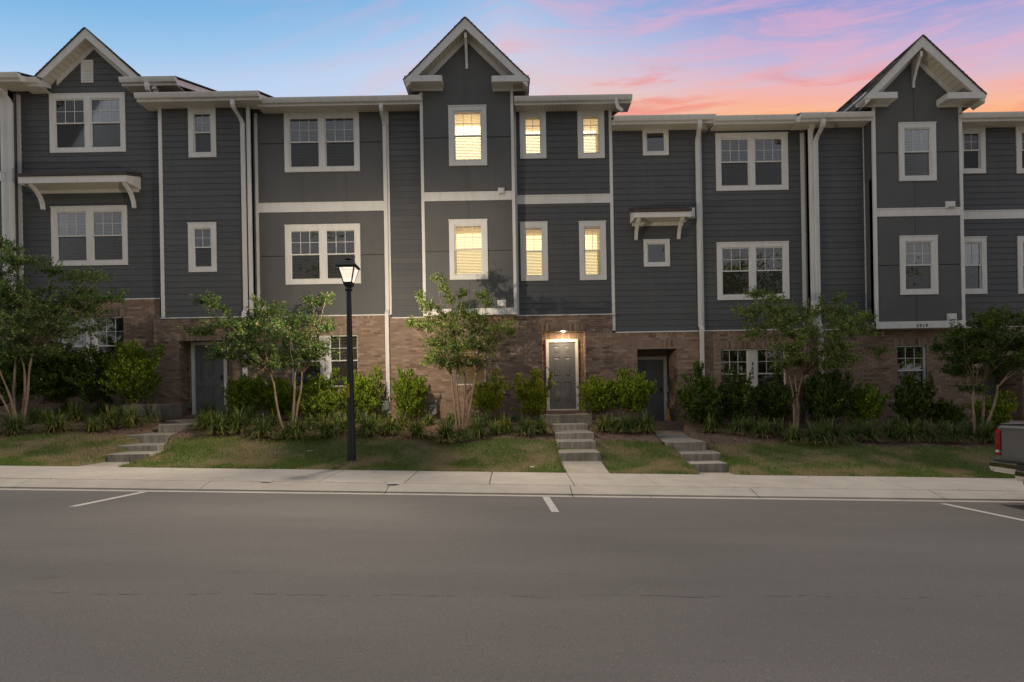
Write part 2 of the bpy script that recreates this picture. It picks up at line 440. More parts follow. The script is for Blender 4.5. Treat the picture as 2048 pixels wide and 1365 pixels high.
# terrain profile across the street (y, z) at x = 0
PROF = [(9.62, .10), (11.1, .122), (12.0, .22), (13.4, .56), (14.5, .75), (16.9, .95), (30, 1.1)]
def G(x, y):
    z = PROF[0][1]
    for (a, za), (b, zb) in zip(PROF, PROF[1:]):
        if y <= b:
            z = za + (zb-za)*max(0, (y-a))/(b-a); break
    else: z = PROF[-1][1]
    if y > 11.15:
        k = min(1, (y-11.15)/.6)
        z += k*(.022*math.sin(1.7*x+.6*y) + .018*math.sin(3.1*x-1.3*y+1) + .010*math.sin(6.3*x+2.1*y))
    return z - SL*x
def ray_ground(px, py, h=0.0):
    y = 7.0
    while y < 18.5:
        x, z = P(px, py, y)
        if z <= G(x, y) + h: return (x, y, G(x, y))
        y += .02
    return (x, 16.5, G(x, 16.5))
def ray_road(px, py):
    # plane z = -SL*x
    u_, v_ = px-CX, HY-py
    u = u_*ca + v_*sa; v = -u_*sa + v_*ca
    Y = EYE / (-(v/F) - SL*u/F)
    return (u*Y/F, Y)

# ------------------------------------------------------------------ ground, road, kerb, pavement
def sheet(name, x0, x1, y0, y1, z, m, nx=1, slope=SL):
    mb = MB(); mb.add([(x0, y0, z-slope*x0), (x1, y0, z-slope*x1), (x1, y1, z-slope*x1), (x0, y1, z-slope*x0)], [(0, 1, 2, 3)])
    return kind(mb.build(name, m), 'structure')
sheet('ground', -400, 400, -400, 400, -.35, 'turf')
road = sheet('road', -90, 90, -3.2, 9.06, 0.0, 'asphalt')
sheet('far_pavement', -90, 90, -5.0, -3.2, .10, 'concrete')
sheet('far_verge', -90, 90, -40, -5.0, .09, 'turf')
def road_line(pts, wd):
    (xa, ya), (xb, yb) = pts; mb = MB()
    z = lambda x: .004 - SL*x
    mb.add([(xa-wd/2, ya, z(xa-wd/2)), (xa+wd/2, ya, z(xa+wd/2)), (xb+wd/2, yb, z(xb+wd/2)), (xb-wd/2, yb, z(xb-wd/2))], [(0, 1, 2, 3)])
    return mb
for a, b in (((295, 983), (145, 1014)), ((1091, 993), (1111, 1025)), ((1885, 1008), (2054, 1043))):
    A, B = ray_road(*a), ray_road(*b)
    road_line([(A[0], min(A[1], 9.0)), B], .11).build('bay_line', 'road_paint', road)
mb = MB(); z = lambda x: .003 - SL*x
px_ = [(-100 + i*16) for i in range(140)]
yy = 0
L = []
for i, p in enumerate(px_):
    yy = yy*.8 + rnd.uniform(-1.6, 1.6)
    x, y = ray_road(p, 1192 + yy + .004*(p-1000)); L.append((x, y))
for (xa, ya), (xb, yb) in zip(L, L[1:]):
    if rnd.random() < .45: continue
    h = rnd.uniform(.001, .0035)
    mb.add([(xa, ya-h, z(xa)), (xb, yb-h, z(xb)), (xb, yb+h, z(xb)), (xa, ya+h, z(xa))], [(0, 1, 2, 3)])
mb.build('road_seam', 'crack', road)

pav = kind(empty('pavement'), 'structure')
joints = [-.41 + 1.45*k for k in range(-10, 12)]
for a, b in zip(joints, joints[1:]):
    dz = rnd.uniform(-.003, .003)
    mb = MB(); mb.slab(a+.006, b-.006, 9.628, 11.10, -.1, .10+dz, .008, slope=SL, yslope=.015)
    mb.build('pavement_slab', 'concrete', pav)
mb = MB(); mb.add([(x, y, z_-SL*x) for x, y, z_ in ((-17, 9.63, .07), (17, 9.63, .07), (17, 11.1, .09), (-17, 11.1, .09))], [(0, 1, 2, 3)])
mb.build('pavement_bed', 'crack', pav)
kerb = kind(empty('kerb'), 'structure')
kp = [(9.02, -.2), (9.02, .004), (9.12, -.004), (9.255, -.010), (9.258, .016), (9.33, .034), (9.40, .050), (9.48, .070), (9.60, .094), (9.62, .094), (9.62, -.2)]
kj = [-2.08 + 3.03*k for k in range(-5, 7)]
for a, b in zip(kj, kj[1:]):
    mb = MB(); n = len(kp)
    vs = [(a+.007, y, z_-SL*a) for y, z_ in kp] + [(b-.007, y, z_-SL*b) for y, z_ in kp]
    mb.add(vs, [tuple(range(n)), tuple(range(n, 2*n))[::-1]] + [(i, n+i, n+(i+1) % n, (i+1) % n) for i in range(n)])
    mb.build('kerb_stone', 'concrete', kerb)
# outer runs of pavement and kerb beyond the frame
for s in (-1, 1):
    x0, x1 = (-90, joints[0]) if s < 0 else (joints[-1], 90)
    mb = MB(); mb.slab(x0, x1, 9.628, 11.10, -.1, .10, .008, slope=SL, yslope=.015); mb.build('pavement_slab', 'concrete', pav)
    x0, x1 = (-90, kj[0]) if s < 0 else (kj[-1], 90)
    mb = MB(); n = len(kp)
    mb.add([(x0, y, z_-SL*x0) for y, z_ in kp] + [(x1, y, z_-SL*x1) for y, z_ in kp], [tuple(range(n)), tuple(range(n, 2*n))[::-1]] + [(i, n+i, n+(i+1) % n, (i+1) % n) for i in range(n)])
    mb.build('kerb_stone', 'concrete', kerb)
for p in ((532, 964), (787, 968), (2028, 993)):
    xx, yy_ = (lambda q: (q[0], q[1]))(ray_ground(*p))
    mb = MB(); pts = []
    for k in range(12):
        th = k*math.pi/6; r = rnd.uniform(.5, 1.1); X_, Y_ = xx+.13*r*math.cos(th), yy_+.05*r*math.sin(th)
        pts.append((X_, Y_, max(G(X_, Y_), .10-SL*X_+.015*(Y_-9.628))+.004))
    mb.add(pts, [tuple(range(12))]); mb.build('paint_mark', 'blue_paint', pav)

# ------------------------------------------------------------------ steps and paths (corridors also cut the lawn)
CORR = []     # (x0,x1,y0,y1,z) axis aligned footprints
def steps(label, items, slabpoly=None):
    root = tag(empty('concrete_steps'), label, 'steps', 'concrete steps up to the front doors')
    for nm, x0, x1, y0, y1, z0, z1, c in items:
        mb = MB(); mb.slab(x0, x1, y0, y1, z0, z1, c)
        mb.build(nm, 'step_concrete', root)
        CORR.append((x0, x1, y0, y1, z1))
    if slabpoly:
        mb = MB(); n = len(slabpoly)
        vs = [(x, y, z) for x, y, z in slabpoly] + [(x, y, z-.2) for x, y, z in slabpoly]
        mb.add(vs, [tuple(range(n)), tuple(range(n, 2*n))[::-1]] + [(i, (i+1) % n, n+(i+1) % n, n+i)[::-1] for i in range(n)])
        mb.build('path_slab', 'step_concrete', root)
        CORR.append(('poly', [(p[0], p[1]) for p in slabpoly], min(p[2] for p in slabpoly)))
    return root
def px_steps(label, rows, depth_end, landing=None, path=None):
    """rows: (left px, right px, riser top py, riser bottom py, Y, tread end Y)"""
    items = []
    for i, (xl, xr, yt, yb, Y, Ye) in enumerate(rows):
        xm = (xl+xr)/2
        z1 = PZ(xm, yt, Y); z0 = PZ(xm, yb, Y)-.25
        items.append(('step', PX(xl, yt, Y), PX(xr, yt, Y), Y, Ye, z0, z1, .014))
    if landing:
        xl, xr, yt, yb, Y, Ye = landing
        items.append(('landing', PX(xl, yt, Y), PX(xr, yt, Y), Y, Ye, PZ((xl+xr)/2, yb, Y)-.3, PZ((xl+xr)/2, yt, Y), .014))
    return steps(label, items, path)
def gp(px, py, Y, ): x, z = P(px, py, Y); return (x, Y, z)
def pathpoly(a, b, c, d, z1):
    # a,b front corners on the pavement edge (px), c,d back corners at first riser
    out = []
    for (px, py), Y in ((a, 11.09), (b, 11.09), (c[:2], c[2]), (d[:2], d[2])):
        x = PX(px, py, Y); out.append((x, Y, PZ(px, py, Y)))
    return out
px_steps('straight concrete steps rising to the lit front door between two lawns',
    [(1120, 1201, 905, 922, 12.2, 12.95), (1116, 1192, 883, 899, 12.95, 13.7), (1112, 1188, 866, 882, 13.7, 14.95), (1107, 1176, 849, 861, 14.9, 15.7)], 0,
    (1079, 1184, 830, 843, 15.66, 16.95),
    pathpoly((1134, 948), (1220, 948), (1201, 922, 12.22), (1120, 922, 12.22), 0))
px_steps('concrete steps turning left down from the door behind the lamp post side tree',
    [(215, 299, 908, 923, 11.9, 12.8), (236, 315, 891, 905, 12.55, 13.4), (253, 331, 870, 886, 13.3, 14.6), (316, 377, 849, 864, 14.2, 15.9)], 0,
    (330, 472, 840, 850, 15.3, 17.0),
    pathpoly((120, 939), (235, 939), (297, 924, 11.92), (213, 924, 11.92), 0))
px_steps('wide concrete steps rising to the dark recessed door with the umbrella',
    [(1380, 1455, 927, 944, 11.9, 12.5), (1364, 1443, 907, 922, 12.4, 13.2), (1335, 1412, 884, 900, 13.0, 14.2)], 0,
    None,
    pathpoly((1400, 954), (1482, 954), (1455, 945, 11.92), (1380, 945, 11.92), 0))
# sloping walk from that flight up to its door
w0, w1 = P(1335, 884, 13.0), P(1412, 884, 13.0)
w2, w3 = P(1362, 862, 16.3), P(1314, 862, 16.3)
wp = [(w0[0], 14.0, w0[1]+.0), (w1[0], 14.0, w1[1]+.0), (w2[0]+.15, 16.8, w2[1]-.02), (w3[0], 16.8, w3[1]-.02)]
wk = [o for o in C.objects if o.name.startswith('concrete_steps')][-1]
mb = MB(); mb.add(wp + [(x, y, z-.3) for x, y, z in wp], [(0, 1, 2, 3), (0, 4, 5, 1), (1, 5, 6, 2), (3, 2, 6, 7), (0, 3, 7, 4)])
mb.build('path_slab', 'step_concrete', wk)
CORR.append(('poly', [(p[0], p[1]) for p in wp], w0[1]))
# porch blocks at the two ends of the row
for lab, xl, xr, yt, yb, Y, Ye in (('low concrete porch block beside the far left shrubs', 246, 313, 809, 830, 15.2, 16.4),
                                   ('pale concrete porch slab behind the parked truck', 2005, 2110, 846, 862, 15.2, 16.6)):
    mb = MB(); z1 = PZ((xl+xr)/2, yt, Y)
    mb.slab(PX(xl, yt, Y), PX(xr, yt, Y), Y, Ye, z1-.6, z1, .014)
    tag(mb.build('porch_slab', 'step_concrete'), lab, 'porch')
mb = MB(); Y = 15.0; z1 = PZ(1237, 837, Y)
mb.slab(PX(1230, 840, Y), PX(1244, 840, Y), Y, Y+.35, z1-.35, z1, .01)
tag(mb.build('concrete_block', 'step_concrete'), 'small grey concrete block under the shrubs right of the lit door', 'block')

def in_poly(x, y, poly):
    c = False; n = len(poly)
    for i in range(n):
        (xa, ya), (xb, yb) = poly[i], poly[(i+1) % n]
        if (ya > y) != (yb > y) and x < (xb-xa)*(y-ya)/(yb-ya)+xa: c = not c
    return c
def in_corr(x, y, m=0.0):
    for c in CORR:
        if c[0] == 'poly':
            if in_poly(x, y, c[1]): return c[2]
        elif c[0]+m < x < c[1]-m and c[2]+m < y < c[3]-m: return c[4]
    return None
def yedge(x): return 13.42 + .12*math.sin(1.1*x) + .07*math.sin(2.7*x+1)

def grid(name, m, xa, xb, nx, y0f, y1f, ny, dz=0):
    xs = np.linspace(xa, xb, nx+1); vs = []; fs = []
    for j in range(ny+1):
        for x in xs:
            y = y0f(x) + (y1f(x)-y0f(x))*j/ny
            z = G(x, y)+dz
            c = in_corr(x, y, .02)
            if c is not None: z = min(z, c-.16)
            vs.append((x, y, z))
    W = nx+1
    for j in range(ny):
        for i in range(nx):
            a = j*W+i; fs.append((a, a+1, a+W+1, a+W))
    mb = MB(); mb.add(vs, fs, 0, True)
    return kind(mb.build(name, m), 'structure')
grid('lawn', 'turf', -17, 17, 420, lambda x: 11.10, yedge, 36)
grid('mulch_bed', 'mulch', -17, 17, 300, yedge, lambda x: 18.2, 44)
for s in (-1, 1):
    mb = MB(); xa, xb = (17, 90) if s > 0 else (-90, -17)
    mb.add([(x, y, G(x, y)) for x, y in ((xa, 11.1), (xb, 11.1), (xb, 13.4), (xa, 13.4))] + [(x, y, G(x, y)) for x, y in ((xa, 18.2), (xb, 18.2))], [(0, 1, 2, 3), (3, 2, 5, 4)])
    kind(mb.build('lawn', 'turf'), 'structure')

def raw_mesh(name, V, Fc, m, parent=None, smooth=False):
    """V (n,3) float array, Fc (m,k) int array"""
    me = bpy.data.meshes.new(name); nf, k = Fc.shape
    me.vertices.add(len(V)); me.vertices.foreach_set('co', V.astype(np.float32).ravel())
    me.loops.add(nf*k); me.loops.foreach_set('vertex_index', Fc.astype(np.int32).ravel())
    me.polygons.add(nf); me.polygons.foreach_set('loop_start', np.arange(0, nf*k, k, dtype=np.int32))
    try: me.polygons.foreach_set('loop_total', np.full(nf, k, dtype=np.int32))
    except Exception: pass
    me.materials.append(MATS[m]); me.update(calc_edges=True); me.validate()
    o = bpy.data.objects.new(name, me); C.objects.link(o)
    if parent is not None: o.parent = parent
    return o

# grass blades
def grass():
    N = 230000
    xs = rs.uniform(-13.2, 13.2, N); t_ = rs.uniform(0, 1, N)**1.15
    V = np.zeros((N, 3, 3)); keep = np.zeros(N, bool)
    for i in range(N):
        x = xs[i]; ye = yedge(x)+rs.uniform(-.1, .14); y = 11.09 + (ye-11.09)*t_[i]
        if in_corr(x, y, 0) is not None: continue
        dens = .5+.5*math.sin(1.3*x+2.2*y)*math.sin(2.9*x-1.1*y+2)
        if rnd.random() > .45+.55*dens: continue
        keep[i] = True
        z = G(x, y); h = rnd.uniform(.025, .062); a = rnd.uniform(0, 6.28); wdt = .0055
        dx, dy = math.cos(a)*wdt, math.sin(a)*wdt; lx, ly = rnd.uniform(-.025, .025), rnd.uniform(-.03, .018)
        V[i] = ((x-dx, y-dy, z-.004), (x+dx, y+dy, z-.004), (x+lx, y+ly, z+h))
    V = V[keep].reshape(-1, 3); n = len(V)//3
    kind(raw_mesh('grass', V, np.arange(n*3).reshape(n, 3), 'grass'), 'stuff')
grass()
# bark litter in the bed
def litter():
    N = 9000; Vs = []; n = 0
    for i in range(N):
        x = rnd.uniform(-13, 13); y = yedge(x) + (16.6-yedge(x))*rnd.random()**1.4 - rnd.random()*.12
        if in_corr(x, y) is not None: continue
        z = G(x, y)+.006; a = rnd.uniform(0, 6.28); l = rnd.uniform(.012, .04); wd = rnd.uniform(.005, .014)
        c, s = math.cos(a), math.sin(a); q = rnd.uniform(-.01, .02)
        for u, v, k in ((-l, -wd, 0), (l, -wd, q), (l, wd, q+.004), (-l, wd, .004)):
            Vs.append((x+u*c-v*s, y+u*s+v*c, z+k))
    V = np.array(Vs); n = len(V)//4
    kind(raw_mesh('bark_litter', V, np.arange(n*4).reshape(n, 4), 'chip'), 'stuff')
litter()

mb = MB()
for i in range(70):
    x = rnd.uniform(-9, 9); y = rnd.choice((rnd.uniform(9.06, 9.25), rnd.uniform(9.6, 11.05), rnd.uniform(9.6, 9.68))); a = rnd.uniform(0, 6.28); l = rnd.uniform(.012, .028)
    z = (.0 if y < 9.3 else .103+.015*(y-9.628)) - SL*x + .004
    c, s__ = math.cos(a)*l, math.sin(a)*l
    mb.add([(x-c, y-s__, z), (x-s__*.5, y+c*.5, z+.004), (x+c, y+s__, z+.008), (x+s__*.5, y-c*.5, z+.004)], [(0, 1, 2, 3)])
kind(mb.build('fallen_leaves', 'chip'), 'stuff')

# ------------------------------------------------------------------ house parts
BO = .178   # siding exposure
def front_wall(house, X0, X1, Z0, Z1, Y, holes, side=.9, m='backing'):
    mb = MB()
    for a, b, c, d in rect_minus(X0, X1, Z0, Z1, holes):
        mb.add([(a, Y+.03, c), (b, Y+.03, c), (b, Y+.03, d), (a, Y+.03, d)], [(0, 1, 2, 3)])
    for h in holes:   # reveals
        a, b, c, d = h
        q = [(a, c), (b, c), (b, d), (a, d)]
        for (xa, za), (xb, zb) in zip(q, q[1:]+q[:1]):
            mb.add([(xa, Y+.03, za), (xb, Y+.03, zb), (xb, Y+.2, zb), (xa, Y+.2, za)], [(0, 1, 2, 3)])
    mb.add([(X0, Y+.03, Z0), (X0, Y+side, Z0), (X0, Y+side, Z1), (X0, Y+.03, Z1)], [(0, 1, 2, 3)])
    mb.add([(X1, Y+.03, Z0), (X1, Y+side, Z0), (X1, Y+side, Z1), (X1, Y+.03, Z1)], [(0, 1, 2, 3)])
    return mb.build('wall', m, house)
def siding(house, X0, X1, Z0, Z1, Y, holes, clip=None, side=0):
    """lapped boards, each board a part; clip(z)->(x0,x1) narrows them under a gable"""
    z = Z0; 
    while z < Z1-.02:
        zt = min(z+BO, Z1)
        a0, a1, b0, b1 = X0, X1, X0, X1
        if clip:
            a0, a1 = clip(z); b0, b1 = clip(zt)
            a0, a1, b0, b1 = max(a0, X0), min(a1, X1), max(b0, X0), min(b1, X1)
            if a1-a0 < .05: break
            b1 = max(b1, b0+.005)
        mb = MB(); j = rnd.uniform(-.0015, .0015)
        hs = [h for h in holes if h[0] < X1 and h[1] > X0 and h[2] < zt and h[3] > z]
        def piece(xa, xb, za, zb, xta=None, xtb=None):
            xta = xa if xta is None else xta; xtb = xb if xtb is None else xtb
            w0 = .022 - .014*(za-z)/BO + j; w1 = .022 - .014*(zb-z)/BO + j
            mb.add([(xa, Y-w0, za), (xb, Y-w0, za), (xtb, Y-w1, zb), (xta, Y-w1, zb),
                    (xa, Y+.029, za), (xb, Y+.029, za), (xtb, Y+.029, zb), (xta, Y+.029, zb)],
                   [(0, 1, 2, 3), (1, 0, 4, 5), (0, 3, 7, 4), (2, 1, 5, 6), (3, 2, 6, 7)])
        if not hs: piece(a0, a1, z, zt, b0, b1)
        else:
            runs = []      # cells that touch form one board
            for c in rect_minus(a0, a1, z, zt, hs):
                hit = [r_ for r_ in runs if any(c[0] < q[1]-1e-6 and c[1] > q[0]+1e-6 for q in r_)]
                new = [c]
                for r_ in hit: new += r_; runs.remove(r_)
                runs.append(new)
            for r_ in runs:
                for c in r_: piece(*c)
                mb.build('siding_board', 'siding', house); mb = MB()
        if mb.v: mb.build('siding_board', 'siding', house)
        z += BO
def panels(house, X0, X1, Z0, Z1, Y, holes, xs, zs, roof=None):
    """smooth cement panels split at xs, zs, battens over the upright joints"""
    xx = [X0]+xs+[X1]; zz = [Z0]+zs+[Z1]
    for j in range(len(zz)-1):
        for i in range(len(xx)-1):
            a, b, c, d = xx[i]+.004, xx[i+1]-.004, zz[j]+.018, zz[j+1]-.004
            mb = MB(); hs = [h for h in holes if h[0] < b and h[1] > a and h[2] < d and h[3] > c]
            for q in rect_minus(a, b, c, d, hs): mb.box(q[0], q[1], Y-.008, Y+.02, q[2], q[3])
            if roof and j == len(zz)-2:     # gable piece on top, clipped by the rake
                ax, az_, hx0, hx1 = roof     # apex x,z ; feet x at z = Z1
                lo, hi = max(a, hx0), min(b, hx1)
                f = lambda x: Z1 + (az_-Z1)*(1-abs(x-ax)/((ax-hx0) if x < ax else (hx1-ax)))
                pts = [(lo, Z1-.004)] + [(hi, Z1-.004)] + ([(hi, f(hi))] if f(hi) > Z1+.01 else []) + ([(ax, az_)] if lo < ax < hi else []) + ([(lo, f(lo))] if f(lo) > Z1+.01 else [])
                if len(pts) > 2: mb.prism(pts, 'y', Y-.008, Y+.02)
            if mb.v: mb.build('wall_panel', 'panel', house)
    tops = roof[1] if roof else Z1
    for x in xs:
        for c in rect_minus(x-.05, x+.05, Z0, (tops-.08 if roof else Z1), [(h[0]-.1, h[1]+.1, h[2]-.14, h[3]+.14) for h in holes]):
            mb = MB(); mb.box(x-.028, x+.028, Y-.022, Y-.0085, c[2]+.004, c[3]-.004)
            if c[3]-c[2] > .1: mb.build('batten', 'panel', house)
def trimv(house, x0, x1, z0, z1, Y, d=.16):
    mb = MB(); mb.box(x0, x1, Y-.034, Y+d, z0, z1); return mb.build('corner_trim', 'white', house)
def band(house, x0, x1, z0, z1, Y, name='trim_band'):
    mb = MB(); mb.box(x0, x1, Y-.030, Y+.02, z0, z1)
    mb.box(x0, x1, Y-.042, Y-.0305, z1-.02, z1+.012)
    return mb.build(name, 'white', house)
def bricks(house, X0, X1, Z0, Z1, Y, holes=(), soldiers=(), rowtop=True, recess=(), stuffname='brickwork'):
    """running bond of real bricks; soldiers = rects of upright bricks; rowtop = rowlock course on top"""
    mb = MB(); H, Lb, g = .0675, .203, .0095
    def fb(mf, u0, u1, v0, v1):
        t_ = .016 + rnd.uniform(-.002, .002)
        q = [mf(u0, v0, -t_), mf(u1, v0, -t_), mf(u1, v1, -t_), mf(u0, v1, -t_), mf(u0, v0, 0), mf(u1, v0, 0), mf(u1, v1, 0), mf(u0, v1, 0)]
        mb.add(q, [(0, 1, 2, 3), (1, 0, 4, 5), (2, 1, 5, 6), (3, 2, 6, 7), (0, 3, 7, 4)])
    def wall(mf, U0, U1, V0, V1, holes_, sold, top):
        zt = V1
        if top:
            n = int((U1-U0)/(H+.0)); st = (U1-U0)/max(n, 1)
            for i in range(n): fb(mf, U0+i*st+g/2, U0+(i+1)*st-g/2, V1-.10, V1-.002)
            zt = V1-.108
        for s in sold:
            n = max(1, int(round((s[1]-s[0])/H))); st = (s[1]-s[0])/n
            for i in range(n): fb(mf, s[0]+i*st+g/2, s[0]+(i+1)*st-g/2, s[2]+g/2, s[3]-g/2)
        hh = list(holes_)+list(sold)
        z = zt; r = 0
        while z > V0:
            za = max(z-H, V0-.05); zc = (z+za)/2
            cuts = sorted([(h[0], h[1]) for h in hh if h[2] < zc < h[3]])
            spans = []; c = U0
            for a, b in cuts:
                if a > c: spans.append((c, min(a, U1)))
                c = max(c, b)
            if c < U1: spans.append((c, U1))
            off = (r % 2)*.5*(Lb+g)
            for a, b in spans:
                k = math.floor((a-U0-off)/(Lb+g)); x = U0+off+k*(Lb+g)
                while x < b:
                    u0, u1 = max(x, a)+g/2, min(x+Lb+g, b)-g/2
                    if u1-u0 > .025: fb(mf, u0, u1, za+g/2, z-g/2)
                    x += Lb+g
            z -= H; r += 1
    wall(lambda u, v, w_: (u, Y+w_, v), X0, X1, Z0, Z1, holes, soldiers, rowtop)
    for (a, b, c, d, Yb, dh) in recess:
        # side walls, ceiling and back of a door recess. dh = door hole rect
        wall(lambda u, v, w_: (b+w_, u, v), Y, Yb, c, d, (), (), False)
        wall(lambda u, v, w_: (a-w_, u, v), Y, Yb, c, d, (), (), False)
        wall(lambda u, v, w_: (u, Yb+w_, v), a, b, c, d, [dh], [(a, b, dh[3], min(dh[3]+.215, d))], False)
    o = kind(mb.build(stuffname, 'brick', house), 'stuff')
    mm = MB()
    for a, b, c, d in rect_minus(X0, X1, Z0-.1, Z1, list(holes)):
        mm.add([(a, Y-.006, c), (b, Y-.006, c), (b, Y-.006, d), (a, Y-.006, d)], [(0, 1, 2, 3)])
    mm.add([(X0, Y-.006, Z0-.1), (X0, Y+.9, Z0-.1), (X0, Y+.9, Z1), (X0, Y-.006, Z1)], [(0, 1, 2, 3)])
    mm.add([(X1, Y-.006, Z0-.1), (X1, Y+.9, Z0-.1), (X1, Y+.9, Z1), (X1, Y-.006, Z1)], [(0, 1, 2, 3)])
    mm.add([(X0, Y-.006, Z1), (X1, Y-.006, Z1), (X1, Y+.3, Z1), (X0, Y+.3, Z1)], [(0, 1, 2, 3)])
    for (a, b, c, d, Yb, dh) in recess:
        e = .004
        mm.add([(b+e, Y, c-.1), (b+e, Yb, c-.1), (b+e, Yb, d+e), (b+e, Y, d+e)], [(0, 1, 2, 3)])
        mm.add([(a-e, Y, c-.1), (a-e, Yb, c-.1), (a-e, Yb, d+e), (a-e, Y, d+e)], [(0, 1, 2, 3)])
        mm.add([(a-e, Y, d+.001), (b+e, Y, d+.001), (b+e, Yb, d+.001), (a-e, Yb, d+.001)], [(0, 1, 2, 3)])
        for q in rect_minus(a, b, c-.1, d, [dh]):
            mm.add([(q[0], Yb-.006, q[2]), (q[1], Yb-.006, q[2]), (q[1], Yb-.006, q[3]), (q[0], Yb-.006, q[3])], [(0, 1, 2, 3)])
    for h in holes:
        if any(abs(h[0]-r_[0]) < .01 for r_ in recess): continue
        a, b, c, d = h; q = [(a, c), (b, c), (b, d), (a, d)]
        for (xa, za), (xb, zb) in zip(q, q[1:]+q[:1]):
            mm.add([(xa, Y-.012, za), (xb, Y-.012, zb), (xb, Y+.16, zb), (xa, Y+.16, za)], [(0, 1, 2, 3)])
    mm.build('mortar', 'mortar', house)
    return o

def window(house, rect, Y, sashes=1, grid=(3, 2), trim=.145, lit=0, mull=.17, blinds=1.0, square=False, brick=False, number=None, tilt=.55):
    """rect = outer trim rectangle. returns hole rect for the wall"""
    X0, X1, Z0, Z1 = rect
    root = MB()
    if not brick:
        f = Y-.045
        root.box(X0, X1, f, Y+.01, Z1-trim, Z1); root.box(X0, X1, f, Y+.01, Z0, Z0+trim)
        root.box(X0, X0+trim, f+.001, Y+.01, Z0+trim, Z1-trim); root.box(X1-trim, X1, f+.001, Y+.01, Z0+trim, Z1-trim)
        root.box(X0-.012, X1+.012, f-.012, f+.0, Z1-.018, Z1+.012)
        ix0, ix1, iz0, iz1 = X0+trim, X1-trim, Z0+trim, Z1-trim
        ys = Y-.02
    else:
        ix0, ix1, iz0, iz1 = X0, X1, Z0, Z1
        ys = Y+.07
    n = sashes
    W = (ix1-ix0-(n-1)*mull)/n
    cells = []
    for i in range(n):
        a = ix0+i*(W+mull); cells.append((a, a+W))
        if i < n-1: root.box(a+W, a+W+mull, ys-.025, ys+.09, iz0, iz1)
    win = root.build('window', 'white', house) if root.v else None
    if win is None:
        mb0 = MB(); mb0.box(ix0, ix1, ys-.01, ys+.09, iz0-.05, iz0-.002); win = mb0.build('window', 'white', house)
    fw = .034
    sash = MB(); mun = MB(); up = MB(); lo = MB(); scr = MB(); bl = MB(); rm = MB(); glow = MB()
    for a, b in cells:
        zm = (iz0+iz1)/2+.01
        for (c, d, yy) in (((iz0, iz1, ys),) if square else ((zm-.018, iz1, ys), (iz0, zm+.018, ys+.028))):
            sash.box(a, a+fw, yy, yy+.035, c, d); sash.box(b-fw, b, yy, yy+.035, c, d)
            sash.box(a+fw, b-fw, yy, yy+.035, d-fw, d); sash.box(a+fw, b-fw, yy, yy+.035, c, c+fw)
        if not square:
            nx, nz = grid
            gx0, gx1, gz0, gz1 = a+fw, b-fw, zm+.018, iz1-fw
            for k in range(1, nx): x = gx0+(gx1-gx0)*k/nx; mun.box(x-.007, x+.007, ys+.010, ys+.020, gz0, gz1)
            for k in range(1, nz): z_ = gz0+(gz1-gz0)*k/nz; mun.box(gx0, gx1, ys+.011, ys+.019, z_-.007, z_+.007)
            up.box(gx0, gx1, ys+.0205, ys+.0235, gz0, gz1)
            lo.box(gx0, gx1, ys+.045, ys+.048, iz0+fw, zm-.016)
            scr.add([(gx0, ys+.026, iz0+.02), (gx1, ys+.026, iz0+.02), (gx1, ys+.026, zm-.016), (gx0, ys+.026, zm-.016)], [(0, 1, 2, 3)])
        else:
            up.box(a+fw, b-fw, ys+.02, ys+.024, iz0+fw, iz1-fw)
        # blind slats
        if blinds > 0:
            yb = ys+.12; z_ = iz1-.03; bot = iz1-(iz1-iz0)*blinds
            bl.box(a+.02, b-.02, yb-.03, yb+.02, iz1-.04, iz1-.002)
            z_ -= .05
            while z_ > bot+.02:
                h = .024*math.sin(tilt); dd = .024*math.cos(tilt)
                bl.add([(a+.02, yb-dd, z_-h), (b-.02, yb-dd, z_-h), (b-.02, yb+dd, z_+h), (a+.02, yb+dd, z_+h)], [(0, 1, 2, 3)])
                z_ -= .044
        # room
        e = .03; A, B, Cc, D = a-e, b+e, iz0-e, iz1+e; y0, y1 = ys+.09, ys+1.0
        rm.add([(A, y0, Cc), (B, y0, Cc), (B, y1, Cc), (A, y1, Cc), (A, y0, D), (B, y0, D), (B, y1, D), (A, y1, D)],
               [(0, 1, 2, 3), (4, 7, 6, 5), (0, 3, 7, 4), (1, 5, 6, 2)] + ([] if lit else [(3, 2, 6, 7)]))
        if lit: glow.add([(A, y1, Cc), (B, y1, Cc), (B, y1, D), (A, y1, D)], [(0, 1, 2, 3)])
    if brick:
        sash.box(ix0-.004, ix1+.004, ys-.03, ys+.02, iz1-.035, iz1+.004); sash.box(ix0-.004, ix0+.022, ys-.03, ys+.02, iz0, iz1-.035); sash.box(ix1-.022, ix1+.004, ys-.03, ys+.02, iz0, iz1-.035)
        sash.box(ix0-.01, ix1+.01, ys-.06, ys+.02, iz0-.03, iz0+.002)
    sash.build('sash', 'white', win)
    if mun.v: mun.build('glazing_bar', 'white', win)
    up.build('pane', 'glass', win)
    if lo.v: lo.build('pane', 'glass', win); scr.build('insect_screen', 'screen', win)
    if bl.v: bl.build('blind', 'blind', win)
    rm.build('room_interior', 'room_warm' if lit else 'room', win)
    if glow.v: glow.build('room_light', {1: 'room_lit', 2: 'room_lit_bright', 3: 'room_dim'}[lit], win)
    return (ix0-.012, ix1+.012, iz0-.012, iz1+.012)
def pr(x0, x1, y0, y1, Y):   # photo rectangle -> world rectangle
    xm, ym = (x0+x1)/2, (y0+y1)/2
    return (PX(x0, ym, Y), PX(x1, ym, Y), PZ(xm, y1, Y), PZ(xm, y0, Y))
def whole_hole(r, trim=.145): return (r[0]+trim-.012, r[1]-trim+.012, r[2]+trim-.012, r[3]-trim+.012)

